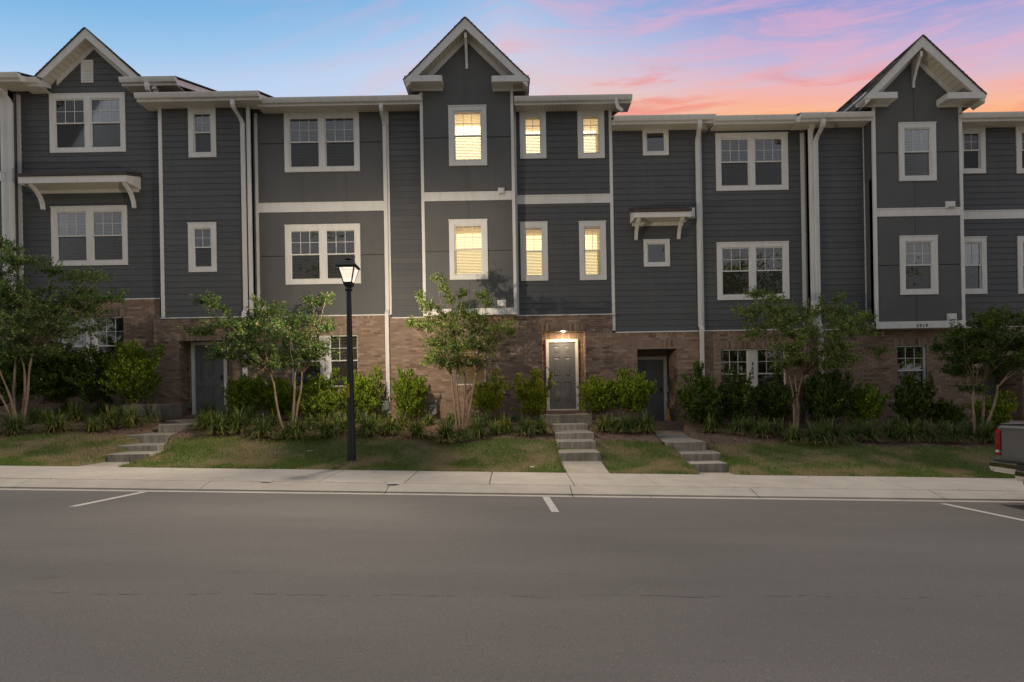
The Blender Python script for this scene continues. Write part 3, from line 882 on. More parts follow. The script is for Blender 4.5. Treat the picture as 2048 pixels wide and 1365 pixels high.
def gutter(house, x0, x1, zt, Yg):
    mb = MB(); pf = [(Yg+.12, zt), (Yg+.12, zt-.13), (Yg+.04, zt-.13), (Yg+.015, zt-.075), (Yg, zt-.03), (Yg, zt)]
    mb.prism(pf, 'x', x0, x1)
    return mb.build('gutter', 'white', house)
def eave(house, X0, X1, zg, zw, Yw, ov=.45, ends=(0, 0), roofends=None, back=5.2, pitch=.36, roof=True):
    """zg gutter top, zw top of wall cladding"""
    Yg = Yw-ov-.12
    gutter(house, X0, X1, zg, Yg)
    mb = MB(); mb.box(X0+.01, X1-.01, Yg+.121, Yg+.145, zg-.20, zg-.01); mb.build('fascia', 'white', house)
    mb = MB(); mb.box(X0+.01, X1-.01, Yg+.145, Yw+.1, zg-.185, zg-.17); mb.build('soffit', 'soffit', house)
    fx0, fx1 = X0+ends[0], X1-ends[1]
    if zg-.187 > zw: 
        mb = MB(); mb.box(fx0, fx1, Yw-.036, Yw+.03, zw, zg-.187); mb.build('frieze', 'white', house)
    if roof:
        r0, r1 = roofends or (X0, X1)
        zr = zg+.0; mb = MB()
        y = Yg+.02; zz = zr-.02
        mb.prism([(Yg+.02, zz), (Yg+.02, zz+.03), (Yg+.02+back, zz+.03+pitch*back), (Yg+.02+2*back, zz+.03), (Yg+.02+2*back, zz), (Yg+.02+back, zz+pitch*back)], 'x', r0, r1)
        mb.build('roof', 'shingle', house)
        for xx in (r0, r1):     # rake boards and end wall
            s = 1 if xx == r0 else -1
            mb = MB(); mb.prism([(Yg+.13, zz-.005), (Yg+.02+back, zz-.005+pitch*(back-.1)), (Yg+.02+2*back, zz-.005), (Yg+.02+2*back, zz-.17), (Yg+.02+back, zz-.17+pitch*(back-.1)), (Yg+.13, zz-.17)], 'x', xx+.012*s, xx+.045*s)
            mb.build('rake_board', 'white', house)
        wx0, wx1 = fx0, fx1
        mb = MB(); mb.prism([(Yw+1.8, -1), (Yw+1.8, zz-.18), (Yw+.15, zz-.18), (Yg+.02+back, zz-.18+pitch*(back-.5)), (Yg+2*back-.3, zz-.18), (Yg+2*back-.3, -1)], 'x', wx0+.02, wx1-.02)
        mb.build('house_body', 'siding', house)
def downspout(house, px, ytop, ybot, Yw, Yg=None, kink=None, w_=.105, boot=True, swing=0, zg=None):
    """from the gutter down the wall; kink = py where it steps out over the brick"""
    x = PX(px, (ytop+ybot)/2, Yw-.06); x_top = x+swing
    zt = PZ(px, ytop+5, Yw-.5) if zg is None else zg; zb = PZ(px, ybot, Yw-.06)
    h = w_/2; yg = (Yw-.5) if Yg is None else Yg
    path = [(x_top, yg, zt), (x_top, yg, zt-.13), (x_top*.85+x*.15, yg+.04, zt-.20), (x_top*.2+x*.8, Yw-.16, zt-.36), (x, Yw-.09, zt-.46)]
    if kink: zk = PZ(px, kink, Yw-.06); path += [(x, Yw-.09, zk+.12), (x, Yw-.20, zk)]
    path += [(x, path[-1][1], zb+.12), (x, path[-1][1]-.10, zb)]
    mb = MB(); vs = []; d = .04
    for (a, b, c) in path: vs += [(a-h, b-d, c), (a+h, b-d, c), (a+h, b+d, c), (a-h, b+d, c)]
    fs = []
    for i in range(len(path)-1):
        for k in range(4): fs.append((4*i+k, 4*i+(k+1) % 4, 4*i+4+(k+1) % 4, 4*i+4+k))
    fs += [(0, 1, 2, 3), tuple(4*len(path)-4+k for k in range(4))]
    mb.add(vs, fs)
    # ribs on the face
    for q in (-.022, .022):
        for i in range(4, len(path)-1):
            (a, b, c), (a2, b2, c2) = path[i], path[i+1]
            mb.add([(a+q-.006, b-d-.005, c), (a+q+.006, b-d-.005, c), (a2+q+.006, b2-d-.005, c2), (a2+q-.006, b2-d-.005, c2)], [(0, 1, 2, 3)])
    o = mb.build('downspout', 'white', house)
    if boot:
        mb = MB(); yb = path[-1][1]
        mb.tube([(x, yb+.04, zb+.10), (x, yb, zb-.02), (x-.06, yb-.16, zb-.12), (x-.2, yb-.4, zb-.16)], [.07, .075, .065, .06], 8); mb.build('drain_boot', 'black_plastic', house)
    return o
def gable(house, apex, feet, Yf, Yw, bw=.24, back=4.2, returns=(), bracket=True, Ysof=None, rake_on_wall=True, side_soffit=True, fascia=True):
    """apex/feet in world (x,z) at the front plane Yf"""
    ax, az_ = apex; (lx, lz), (rx, rz) = feet
    for s, (fx, fz) in ((-1, (lx, lz)), (1, (rx, rz))):
        dx, dz = fx-ax, fz-az_; Ln = math.hypot(dx, dz); ux, uz = dx/Ln, dz/Ln
        nx, nz = (uz*s, -ux*s)       # pointing outward/up
        if nz < 0: nx, nz = -nx, -nz
        vb = bw/abs(ux)              # vertical height of board
        mb = MB(); mb.prism([(ax, az_), (fx, fz), (fx, fz-.0), (fx-ux*vb*abs(uz), fz-vb+0*abs(uz)) if False else (fx, fz-vb*.80), (ax, az_-vb)], 'y', Yf, Yf+.04)
        mb.build('barge_board', 'white', house)
        # roof slope with courses of shingles
        sl = MB(); th = .035; n = int(Ln/.14)
        ex = .05
        o0 = Vector((ax, 0, az_+.01)); U = Vector((ux, 0, uz)); Nn = Vector((nx, 0, nz))
        p = lambda t_, h_: (o0 + U*t_ + Nn*h_)
        a, b, c, d = p(0, 0), p(Ln+ex, 0), p(Ln+ex, th*.5), p(0, th*.5)
        sl.prism([(q.x, q.z) for q in (a, b, c, d)], 'y', Yf-.03, Yf+back)
        for k in range(n+1):
            t0 = k*.14; t1 = min(t0+.145, Ln+ex+.02)
            y = Yf-.03 - rnd.uniform(0, .2)
            a, b, c = p(t0, th*.5), p(t1, th*.5), p(t1, th*.5+.012)
            y = Yf-.03
            while y < Yf+back:
                y2 = min(y+rnd.uniform(.14, .34), Yf+back); hh = rnd.uniform(.006, .016)
                c = p(t1+rnd.uniform(-.004, .008), th*.5+hh)
                sl.add([(a.x, y, a.z), (b.x, y, b.z), (c.x, y, c.z), (a.x, y2, a.z), (b.x, y2, b.z), (c.x, y2, c.z)], [(0, 2, 5, 3), (0, 1, 2), (3, 5, 4), (1, 4, 5, 2)])
                y = y2
        kind(sl.build('shingles', 'shingle', house), 'stuff')
        # sloping soffit between barge board and wall
        of = vb*.80
        mb = MB(); mb.add([(ax, Yf+.04, az_-of), (fx, Yf+.04, fz-of), (fx, Yw-.005, fz-of), (ax, Yw-.005, az_-of)], [(0, 1, 2, 3)]); mb.build('gable_soffit', 'soffit_rake', house)
        # rake frieze on the wall
        if rake_on_wall:
            k0 = of+.005; k1 = k0+.13/abs(ux)
            inx = fx-ux*.55
            f = lambda x: az_+(fz-az_)*(x-ax)/(fx-ax)
            xe = fx - s*(.40)
            mb = MB(); mb.prism([(ax, az_-k0), (xe, f(xe)-k0), (xe, f(xe)-k1), (ax, az_-k1)], 'y', Yw-.036, Yw+.01); mb.build('rake_trim', 'white', house)
    if bracket:
        br = MB(); z0 = az_-bw*1.7-.02
        pf = [(Yf+.05, z0), (Yf+.05, z0-.14), (Yf+.14, z0-.22), (Yf+.25, z0-.42), (Yw-.05, z0-.70), (Yw-.05, z0-.85), (Yw-.01, z0-.85), (Yw-.01, z0)]
        br.prism(pf, 'x', ax-.036, ax+.036); br.build('gable_bracket', 'white', house)
def box_return(house, x0, x1, zt, zb, Yf, Yw, side_s):
    """cornice return at the foot of a gable"""
    mb = MB(); mb.box(x0, x1, Yf-.012, Yf+.03, zt-.17, zt)
    mb.box(x0+.002, x1-.002, Yf+.03, Yw, zt-.155, zt-.14); mb.build('cornice_return', 'white', house)
    mb = MB(); mb.prism([(Yf+.045, zt-.01), (Yw, zt+.03), (Yw, zt+.05), (Yf+.045, zt+.008)], 'x', x0+.005, x1-.005); mb.build('return_roof', 'shingle', house)
    mb = MB(); xs_ = x1 if side_s > 0 else x0
    mb.box(xs_-.015, xs_+.015, Yf+.031, Yw, zt-.169, zt-.001); mb.build('return_side', 'white', house)
    mb = MB(); mb.box(x0+.01, x1-.01, Yw-.045, Yw+.01, zb, zt-.157); mb.build('return_frieze', 'white', house)

def number_text(house, s, x, z, Y, size, vertical=False):
    for i, ch in enumerate(s):
        cu = bpy.data.curves.new('digit', 'FONT'); cu.body = ch; cu.size = size; cu.align_x = 'CENTER'; cu.extrude = .004; cu.offset = size*.012
        cu.resolution_u = 3
        o = bpy.data.objects.new('digit', cu); C.objects.link(o)
        me = bpy.data.meshes.new_from_object(o); bpy.data.objects.remove(o)
        me.materials.clear(); me.materials.append(MATS['ink'])
        o = bpy.data.objects.new('house_number_digit', me); C.objects.link(o); o.parent = house
        o.rotation_euler = (R(90), 0, 0)
        o.location = (x, Y, z - i*size*1.0) if vertical else (x+i*size*.70, Y, z)
def six_panel_door(house, X0, X1, Z0, Z1, Y, knob='right', trimw=.10, hardware=True):
    """X0..Z1 outer casing rectangle at depth Y"""
    ms = MB()
    ms.box(X0, X0+trimw, Y-.04, Y+.04, Z0, Z1); ms.box(X1-trimw, X1, Y-.04, Y+.04, Z0, Z1); ms.box(X0+trimw, X1-trimw, Y-.04, Y+.04, Z1-trimw, Z1)
    ms.box(X0+trimw, X1-trimw, Y-.05, Y+.04, Z0, Z0+.035)
    ms.build('door_frame', 'white', house)
    a, b, c, d = X0+trimw+.004, X1-trimw-.004, Z0+.038, Z1-trimw-.004
    W, H = b-a, d-c
    st = W*.155; cw = (W-3*st)/2
    rows = [(.055, .165), (.225, .515), (.60, .885)]     # fractions from the top
    pan = []
    for r0, r1 in rows:
        for k in range(2):
            x = a+st+k*(cw+st); pan.append((x, x+cw, d-r1*H, d-r0*H))
    mb = MB(); yf = Y-.0
    for q in rect_minus(a, b, c, d, pan): mb.box(q[0], q[1], yf, yf+.035, q[2], q[3])
    for p_ in pan: mb.box(p_[0], p_[1], yf+.014, yf+.034, p_[2], p_[3])
    door = mb.build('door', 'door', house)
    for p_ in pan:
        m2 = MB(); i = .03; j = .055
        vs = [(p_[0]+i, yf+.0139, p_[2]+i), (p_[1]-i, yf+.0139, p_[2]+i), (p_[1]-i, yf+.0139, p_[3]-i), (p_[0]+i, yf+.0139, p_[3]-i),
              (p_[0]+j, yf+.003, p_[2]+j), (p_[1]-j, yf+.003, p_[2]+j), (p_[1]-j, yf+.003, p_[3]-j), (p_[0]+j, yf+.003, p_[3]-j)]
        m2.add(vs, [(4, 5, 6, 7), (0, 1, 5, 4), (1, 2, 6, 5), (2, 3, 7, 6), (3, 0, 4, 7)]); m2.build('door_panel', 'door', door)
    kx = b-.07 if knob == 'right' else a+.07
    if hardware:
        m3 = MB(); zc = c+H*.50; m3.box(kx-.025, kx+.025, yf-.022, yf, zc, zc+.14); m3.build('deadbolt', 'black_metal', door)
        m3 = MB(); zc = c+H*.42
        m3.tube([(kx, yf, zc), (kx, yf-.06, zc), ], [.018, .018], 10)
        m3.tube([(kx, yf-.055, zc+.03), (kx+.01, yf-.07, zc-.05), (kx, yf-.055, zc-.16), (kx, yf-.01, zc-.19)], .010, 8); m3.build('handle', 'chrome', door)
    return door
def canopy(house, X0, X1, zt, Yf, Yw, fas=.17, brk=(.18, .18), bh=.62):
    mb = MB(); mb.prism([(Yf-.035, zt), (Yf-.04, zt+.065), (Yw+.02, zt+.31), (Yw+.02, zt+.20)], 'x', X0-.02, X1+.02)
    root = mb.build('canopy', 'shingle', house)
    mb = MB()
    n = int((Yw-Yf)/.14)
    for k in range(n+1):
        x = X0-.02; y = Yf-.035+k*.14; z0 = zt+.068+k*.14*.24/(Yw-Yf)*1.0
        while x < X1+.02:
            x2 = min(x+rnd.uniform(.2, .34), X1+.02); h = rnd.uniform(.008, .018); mb.box(x, x2, y, y+.13, z0-.006, z0+h); x = x2
    mb.build('canopy_shingles', 'shingle', root)
    mb = MB(); mb.box(X0, X1, Yf, Yf+.025, zt-fas, zt-.001)
    for xx in (X0, X1-.025):
        mb.prism([(Yf+.025, zt-fas), (Yf+.025, zt-.001), (Yw-.01, zt+.19), (Yw-.01, zt-fas)], 'x', xx, xx+.025)
    mb.build('canopy_fascia', 'white', root)
    mb = MB(); mb.box(X0+.026, X1-.026, Yf+.026, Yw-.01, zt-fas+.02, zt-fas+.03); mb.build('canopy_soffit', 'soffit', root)
    mb = MB(); mb.box(X0+.05, X1-.05, Yw-.06, Yw-.01, zt-fas-.075, zt-fas+.018); mb.build('canopy_frieze', 'white', root)
    for xx in (X0+brk[0], X1-brk[1]):
        z0 = zt-fas+.015; m2 = MB()
        cv = [(Yf+.06, z0), (Yf+.07, z0-.06), (Yf+.16, z0-.11), (Yf+.28, z0-.19), (Yf+.38, z0-.30), (Yf+.44, z0-.44), (Yf+.47, z0-bh)]
        inn = [(Yf+.555, z0-bh), (Yf+.535, z0-.42), (Yf+.46, z0-.25), (Yf+.35, z0-.13), (Yf+.22, z0-.045), (Yf+.12, z0)]
        m2.prism(cv+inn, 'x', xx-.042, xx+.042)
        m2.build('bracket', 'white', root)
    return root
def vent_box(house, px0, px1, py0, py1, Y, slats=True):
    r = pr(px0, px1, py0, py1, Y); mb = MB()
    mb.box(r[0], r[1], Y-.05, Y, r[2], r[3]); i = .03
    mb.box(r[0]+i, r[1]-i, Y-.085, Y-.05, r[2]+i*.6, r[3]-i)
    o = mb.build('wall_vent', 'white', house)
    m2 = MB(); m2.box(r[0]+i*1.4, r[1]-i*1.4, Y-.088, Y-.0855, r[2]+.02, r[2]+.035); m2.build('vent_slot', 'vent_dark', o)
    return o
def soffit_vent(house, px, py, Y, w_=.17):
    x, z = P(px, py, Y); mb = MB(); mb.box(x-w_/2, x+w_/2, Y-.09, Y+.09, z-.006, z+.05); return mb.build('soffit_vent', 'vent_dark', house)

YA, YB, YT = 16.9, 16.62, 16.5     # back plane, front plane, tower plane
YBR = -.05                        # brick stands proud of the cladding above by this

# =========================== house 1 (far left) =========================
def house_root(label):
    return tag(empty('row_house'), label, 'house', 'row houses standing in one terrace')
H1 = house_root('far left row house with a wide gable and a canopy between two double windows')
Y = YA
X0, X1 = PX(38, 400, Y), PX(320, 400, Y)
zb = PZ(180, 600, Y); zt = PZ(180, 186, Y)
w1 = pr(101, 252, 189, 306, Y); w2 = pr(104.5, 256, 414, 532, Y)
for r in (w1, w2): window(H1, r, Y, 2, (3, 2), mull=.17)
hol = [whole_hole(w1), whole_hole(w2)]
for r in hol:
    pass
ax, az1 = P(170, 57, Y-.36); fl = P(68, 157, Y-.36); fr = P(283, 159, Y-.36)
# gable triangle of boards
aw, aaz = P(176, 86, Y)
def clip1(z):
    k = (aaz - z)
    return (aw - k*1.02, aw + k*1.06)
front_wall(H1, X0, X1, zb, zt+.02, Y, hol)
siding(H1, X0, X1, zb, zt, Y, hol)
nz = zb + BO*math.ceil((zt-zb)/BO)
mbw = MB(); mbw.prism([(PX(85, 186, Y), zt+.02), (PX(300, 186, Y), zt+.02), (aw, aaz+.15)], 'y', Y+.03, Y+.06); mbw.build('gable_wall', 'backing', H1)
siding(H1, X0, X1, zt, aaz+.05, Y, [], clip1)
gable(H1, (ax, az1), (fl, fr), Y-.36, Y, bw=.20, bracket=False, back=4.0)
trimv(H1, X0-.0, X0+.11, zb, zt+.05, Y)
# louvre
lr = pr(164, 188, 122, 167, Y); mb = MB(); mb.box(lr[0], lr[1], Y-.045, Y, lr[2], lr[3]); lv = mb.build('gable_louvre', 'white', H1)
for k in range(9):
    z_ = lr[2]+.05+(lr[3]-lr[2]-.1)*k/8.5
    mb = MB(); mb.prism([(Y-.062, z_), (Y-.045, z_+.045), (Y-.045, z_)], 'x', lr[0]+.03, lr[1]-.03); mb.build('louvre_slat', 'white', lv)
# eaves each side of the gable
eave(H1, PX(36, 160, Y-.5), PX(76, 160, Y-.5), PZ(56, 155, Y-.55), PZ(56, 189, Y), Y)
eave(H1, PX(240, 158, Y-.5), PX(352, 158, Y-.5), PZ(300, 153.5, Y-.55), PZ(300, 186, Y), Y, ends=(0, .35), roofends=(PX(276, 158, Y-.5), PX(352, 158, Y-.5)))
canopy(H1, PX(36, 353, Y-.66), PX(252, 353, Y-.66), PZ(145, 352, Y-.66), Y-.66, Y, fas=.19, brk=(.28, .12), bh=.60)
downspout(H1, 313, 160, 184, Y-.3, boot=False)
# brick storey
yb = Y+YBR; zb0 = PZ(180, 850, Y)
g1 = pr(113, 248, 634, 752, yb)
zs = g1[3]
bricks(H1, PX(-60, 700, yb), PX(322, 700, yb), zb0, zb, yb, holes=[g1], soldiers=[(g1[0]-.1, g1[1]+.1, zs, zs+.215)])
window(H1, g1, yb, 2, (3, 2), brick=True, mull=.28)
mb = MB(); mb.box(X0-1, X1+.0, Y-.08, Y-.03, zb-.03, zb+.005); mb.build('drip_edge', 'white', H1)
number_text(H1, '3511', PX(180, 676, yb), PZ(180, 681, yb), yb+.035, .14, True)
# neighbouring strip at the very left
Y0_ = YB
xl0, xl1 = PX(-260, 400, Y0_), PX(20, 400, Y0_)
zt0 = PZ(0, 176, Y0_); zb_ = PZ(0, 610, Y0_)
front_wall(H1, xl0, xl1, zb_, zt0, Y0_, [], m='siding')
siding(H1, xl0, xl1, zb_, zt0, Y0_, [])
band(H1, xl0, xl1-.1, PZ(0, 363, Y0_), PZ(0, 346, Y0_), Y0_-.02)
trimv(H1, xl1-.22, xl1, zb_, zt0, Y0_)
bricks(H1, xl0, xl1, zb0, zb_, Y0_+YBR)
eave(H1, xl0-.2, PX(38, 150, Y0_-.5), PZ(10, 145, Y0_-.55), zt0, Y0_, ends=(0, .25))
downspout(H1, 27, 158, 800, Y0_, kink=600, swing=-.05, zg=PZ(20, 158, Y0_-.5))

# =========================== house 2 =========================
H2 = house_root('row house behind the street lamp, smooth grey panels around two dark double windows')
Y = YB
X0, X1 = PX(320, 400, Y), PX(503, 400, Y)
zt = PZ(410, 217, Y); zb = PZ(410, 636, Y)
n1 = pr(378, 433, 217, 316, Y); n2 = pr(378, 434, 447, 545, Y)
for r in (n1, n2): window(H2, r, Y, 1, (2, 2))
hol = [whole_hole(n1), whole_hole(n2)]
front_wall(H2, X0, X1, zb, zt+.05, Y, hol, m='siding', side=.4)
siding(H2, X0+.08, X1-.2, zb, zt, Y, hol)
trimv(H2, X0, X0+.10, zb-.0, zt, Y); trimv(H2, X1-.10, X1, zb, zt, Y)
eave(H2, PX(270, 190, Y-.5), PX(518, 190, Y-.5), PZ(400, 184, Y-.55), zt, Y, ends=(.48, .1))
downspout(H2, 490, 196, 760, Y, kink=628, swing=-.08)
Y = YA
X0, X1 = PX(512, 400, Y), PX(843, 400, Y); Xs = PX(776, 400, Y)
zt = PZ(680, 225, Y); zb = PZ(680, 632, Y)
w3 = pr(569.5, 719.5, 226, 344.5, Y); w4 = pr(571.5, 721.5, 450.5, 569, Y)
for r in (w3, w4): window(H2, r, Y, 2, (3, 2), mull=.17)
hol = [whole_hole(w3), whole_hole(w4)]
front_wall(H2, X0, X1, zb-.09, zt+.05, Y, hol)
zm0, zm1 = PZ(645, 424, Y), PZ(645, 406, Y)
xs_ = [PX(604, 400, Y), PX(691, 400, Y)]
panels(H2, X0+.08, Xs-.06, zm1, zt, Y, hol, xs_, [PZ(645, 287, Y)])
panels(H2, X0+.08, Xs-.06, zb, zm0, Y, hol, xs_, [PZ(645, 512, Y)])
band(H2, X0+.08, Xs-.07, zm0, zm1, Y)
trimv(H2, X0, X0+.08, zb, zt, Y); trimv(H2, Xs-.06, Xs+.06, zb, zt, Y)
siding(H2, Xs+.06, X1-.0, zb-.09, zt, Y, [])
eave(H2, PX(511, 200, Y-.5), PX(843, 200, Y-.5), PZ(675, 193.5, Y-.55), zt, Y)
downspout(H2, 774, 203, 833, Y, kink=628)
soffit_vent(H2, 533, 214, Y-.25)
yb = Y+YBR; zb0 = PZ(600, 852, Y)
g2 = pr(583, 715.5, 671, 774, yb)
dr = pr(386, 457, 684, 832, YB+.42)
ybf = YB+YBR
ro = (PX(359, 750, ybf), PX(466, 750, ybf), PZ(410, 850, ybf), PZ(410, 682, ybf))
bricks(H2, PX(309, 740, ybf), PX(497, 740, ybf), PZ(400, 856, ybf), PZ(410, 638, ybf), ybf, holes=[ro], soldiers=[(ro[0]-.12, ro[1]+.12, ro[3], ro[3]+.215)],
       recess=[(ro[0], ro[1], ro[2], ro[3], YB+.42, (dr[0]+.02, dr[1]-.02, dr[2]-.0, dr[3]-.02))])
six_panel_door(H2, dr[0], dr[1], dr[2], dr[3], YB+.38, 'right')
bricks(H2, PX(505, 740, yb), PX(783, 740, yb), zb0, zb, yb, holes=[g2], soldiers=[(g2[0]-.1, g2[1]+.1, g2[3], g2[3]+.215)])
window(H2, g2, yb, 2, (3, 2), brick=True, mull=.27)
for (a, b, zz, yy_) in ((X0, Xs, zb, Y), (PX(320, 400, YB), PX(497, 400, YB), PZ(410, 636, YB), YB)):
    mb = MB(); mb.box(a, b+.02, yy_-.09, yy_-.03, zz-.02, zz+.012); mb.build('drip_edge', 'white', H2)
number_text(H2, '3513', PX(649, 712, yb), PZ(649, 714, yb), yb+.035, .14, True)
vent_box(H2, 523, 533, 612, 624, Y)
mb = MB(); r = pr(371, 379, 804, 816, YB+.4); mb.box(ro[0]+.001, ro[0]+.10, YB+.22, YB+.39, r[2], r[3]); mb.build('outlet_box', 'grey_metal', H2)
# =========================== house 3 (centre, lit) =========================
H3 = house_root('centre row house with a gabled bay, warm lit windows and lit front door')
Y = YT
X0, X1 = PX(843, 400, Y), PX(1030, 400, Y)
zt = PZ(936, 185, Y); zb = PZ(936, 618, Y)
t1 = pr(897.5, 973.5, 213, 332.5, Y); t2 = pr(899, 975.5, 440.5, 560, Y)
window(H3, t1, Y, 1, (3, 2), lit=2, tilt=.9); window(H3, t2, Y, 1, (3, 2), lit=1, tilt=.62)
hol = [whole_hole(t1), whole_hole(t2)]
front_wall(H3, X0, X1, zb, zt+.3, Y, hol, side=.5, m='siding')
zm0, zm1 = PZ(936, 402, Y), PZ(936, 385.5, Y)
xb = PX(934.5, 400, Y)
A = P(930, 36, Y-.40); FL = P(811, 158, Y-.40); FR = P(1055, 157, Y-.40)
wx, wz = P(933, 76, Y)
zq = PZ(936, 160, Y)
mb = MB(); mb.prism([(X0, zt+.3), (X0, zq), (wx, wz+.12), (X1, zq), (X1, zt+.3)], 'y', Y+.03, Y+.06); mb.build('gable_wall', 'backing', H3)
panels(H3, X0+.08, X1-.08, zm1, PZ(936, 165, Y), Y, hol, [xb], [PZ(936, 276, Y)], roof=(wx, wz, PX(845, 165, Y), PX(1021, 165, Y)))
panels(H3, X0+.08, X1-.08, zb, zm0, Y, hol, [xb], [PZ(936, 503, Y)])
band(H3, X0+.08, X1-.08, zm0, zm1, Y)
trimv(H3, X0, X0+.085, zb-.2, zt, Y); trimv(H3, X1-.085, X1, zb-.2, zt, Y)
mb = MB(); mb.box(X0, X1, Y-.05, Y+.05, PZ(936, 631, Y), zb); mb.box(X0, X1, Y-.0, Y+.48, PZ(936, 631, Y), PZ(936, 631, Y)+.03); mb.build('bay_skirt', 'white', H3)
gable(H3, A, (FL, FR), Y-.40, Y, bw=.215, back=4.4)
for s, (xa, xb_) in ((-1, (808, 883)), (1, (984, 1058))):
    box_return(H3, PX(xa, 165, Y-.40), PX(xb_, 165, Y-.40), PZ((xa+xb_)/2, 151.5, Y-.40), PZ((xa+xb_)/2, 183.5, Y), Y-.40, Y, -s)
# side gutters of the bay roof
for px, s in ((815, -1), (1052, 1)):
    x = PX(px, 160, Y-.40); zz = PZ(px, 153.5, Y-.40); mb = MB()
    mb.prism([(x-.0*s, zz), (x+.09*s, zz), (x+.075*s, zz-.08), (x+.02*s, zz-.12), (x, zz-.12)][::s], 'y', Y-.40, Y+3.2); mb.build('gutter', 'white', H3)
    mb = MB(); x2 = X0 if s < 0 else X1
    mb.box(min(x, x2), max(x, x2), Y-.36, Y+3.2, zz-.155, zz-.14); mb.build('soffit', 'soffit_rake', H3)
    mb = MB(); mb.box(x2-.02 if s > 0 else x2-.006, x2+.006 if s > 0 else x2+.02, Y+.06, Y+3.2, zz-2.2, zz-.15); mb.build('bay_cheek', 'siding', H3)
vent_box(H3, 996, 1009, 377, 391, Y-.02); vent_box(H3, 995, 1012, 601, 616, Y)
number_text(H3, '3515', PX(918, 627, Y), PZ(918, 628.5, Y), Y-.056, .135)
Y = YA
X0, X1 = PX(1031, 400, Y), PX(1226, 400, Y)
zt = PZ(1125, 222, Y); zb = PZ(1130, 630, Y)
nn = [pr(1039.5, 1092, 224, 318.5, Y), pr(1155, 1208.5, 222.5, 318, Y), pr(1041, 1095.5, 445.5, 562.5, Y), pr(1158.5, 1212, 444, 561, Y)]
for i, r in enumerate(nn): window(H3, r, Y, 1, (2, 2), lit=2 if i < 2 else 1, tilt=.9 if i < 2 else .62)
hol = [whole_hole(r) for r in nn]
front_wall(H3, X0-.3, X1, zb, zt+.05, Y, hol)
zm0, zm1 = PZ(1125, 408, Y), PZ(1125, 391, Y)
siding(H3, X0, X1-.08, zm1, zt, Y, hol); siding(H3, X0, X1-.08, zb, zm0, Y, hol)
band(H3, X0, X1-.09, zm0, zm1, Y)
trimv(H3, X1-.09, X1, zb-.50, zt, Y)
trimv(H3, X0-.02, X0+.05, zb, zt, Y)
eave(H3, PX(1028, 195, Y-.5), PX(1264, 195, Y-.5), PZ(1145, 191, Y-.55), zt, Y, ends=(0, .52))
soffit_vent(H3, 1120, 213, Y-.25)
# short leader that drips on to the next roof
xg = PX(1233, 200, Y-.5); zg = PZ(1233, 194, Y-.5); mb = MB()
pts = [(xg, Y-.5, zg), (xg, Y-.5, zg-.15), (xg+.04, Y-.52, zg-.32), (xg+.16, Y-.58, zg-.45)]
mb.tube(pts, [.065, .065, .065, .062], 4, rot=math.pi/4, smooth=False); mb.build('downspout', 'white', H3)
# brick ground storey across the bay and the right part
yb = Y+YBR
g5 = pr(909.5, 971, 683, 770, yb)
door = pr(1092.5, 1156.5, 679.5, 821, Y+.45)
ro = (PX(1084.5, 750, yb), PX(1172.5, 750, yb), PZ(1128, 834, yb), PZ(1128, 662.5, yb))
bricks(H3, PX(783, 740, yb), PX(1226, 740, yb), PZ(1000, 862, yb), PZ(960, 631.5, yb), yb, holes=[g5, ro],
       soldiers=[(ro[0]-.14, ro[1]+.14, ro[3]+.004, ro[3]+.22), (g5[0]-.1, g5[1]+.1, g5[3], g5[3]+.215)],
       recess=[(ro[0], ro[1], ro[2], ro[3], Y+.45, (door[0]+.02, door[1]-.02, door[2], door[3]-.02))])
window(H3, g5, yb, 1, (3, 2), brick=True, lit=3, tilt=.9)
six_panel_door(H3, door[0], door[1], door[2], door[3], Y+.41, 'left', trimw=.085)
mb = MB(); mb.box(ro[0], ro[1], yb+.02, Y+.45, door[2]-.13, door[2]-.004); mb.build('door_sill', 'brick', H3)
mb = MB(); mb.lathe([(.032, ro[3]-.010), (.032, ro[3]-.002)], (ro[0]+ro[1])/2, yb+.08, 16); dl = mb.build('downlight', 'downlight', H3)
mb = MB(); mb.box(PX(785, 632, Y), X1, Y-.09, Y-.03, zb-.03, zb-.002); mb.build('drip_edge', 'white', H3)
mb = MB(); x, z_ = P(1007, 785, yb); mb.tube([(x-.05, yb-.01, z_), (x-.05, yb-.10, z_), (x+.02, yb-.12, z_-.0), (x+.05, yb-.12, z_-.05)], [.035, .03, .028, .022], 8); mb.build('spigot', 'white', H3)

# =========================== house 4 =========================
H4 = house_root('row house right of the lit one, small shingled canopy over a square window')
Y = YA
X0, X1 = PX(1226, 400, Y), PX(1397, 400, Y)
zt = PZ(1310, 259, Y); zb = PZ(1310, 664, Y)
q1 = pr(1285, 1336.5, 258, 312, Y); q2 = pr(1287, 1339, 480.5, 534, Y)
for r in (q1, q2): window(H4, r, Y, 1, square=True, blinds=0, trim=.10)
hol = [whole_hole(q1, .10), whole_hole(q2, .10)]
front_wall(H4, X0, X1, zb, zt+.05, Y, hol)
siding(H4, X0, X1-.0, zb, zt, Y, hol)
trimv(H4, X1-.02, X1+.10, zb, zt, Y)
eave(H4, PX(1228, 235, Y-.5), PX(1431, 235, Y-.5), PZ(1330, 230.5, Y-.55), zt, Y, ends=(0, .2))
canopy(H4, PX(1269, 424, Y-.62), PX(1382, 424, Y-.62), PZ(1325, 424, Y-.62), Y-.62, Y, fas=.15, brk=(.14, .22), bh=.52)
vent_box(H4, 1376, 1389, 417, 438, Y)
downspout(H4, 1398, 236, 830, Y, kink=660, swing=-.05)
X2 = PX(1613, 400, Y)
zt2 = PZ(1500, 262, Y)
w5 = pr(1431, 1575, 268, 382, Y); w6 = pr(1433.5, 1577, 485.5, 600, Y)
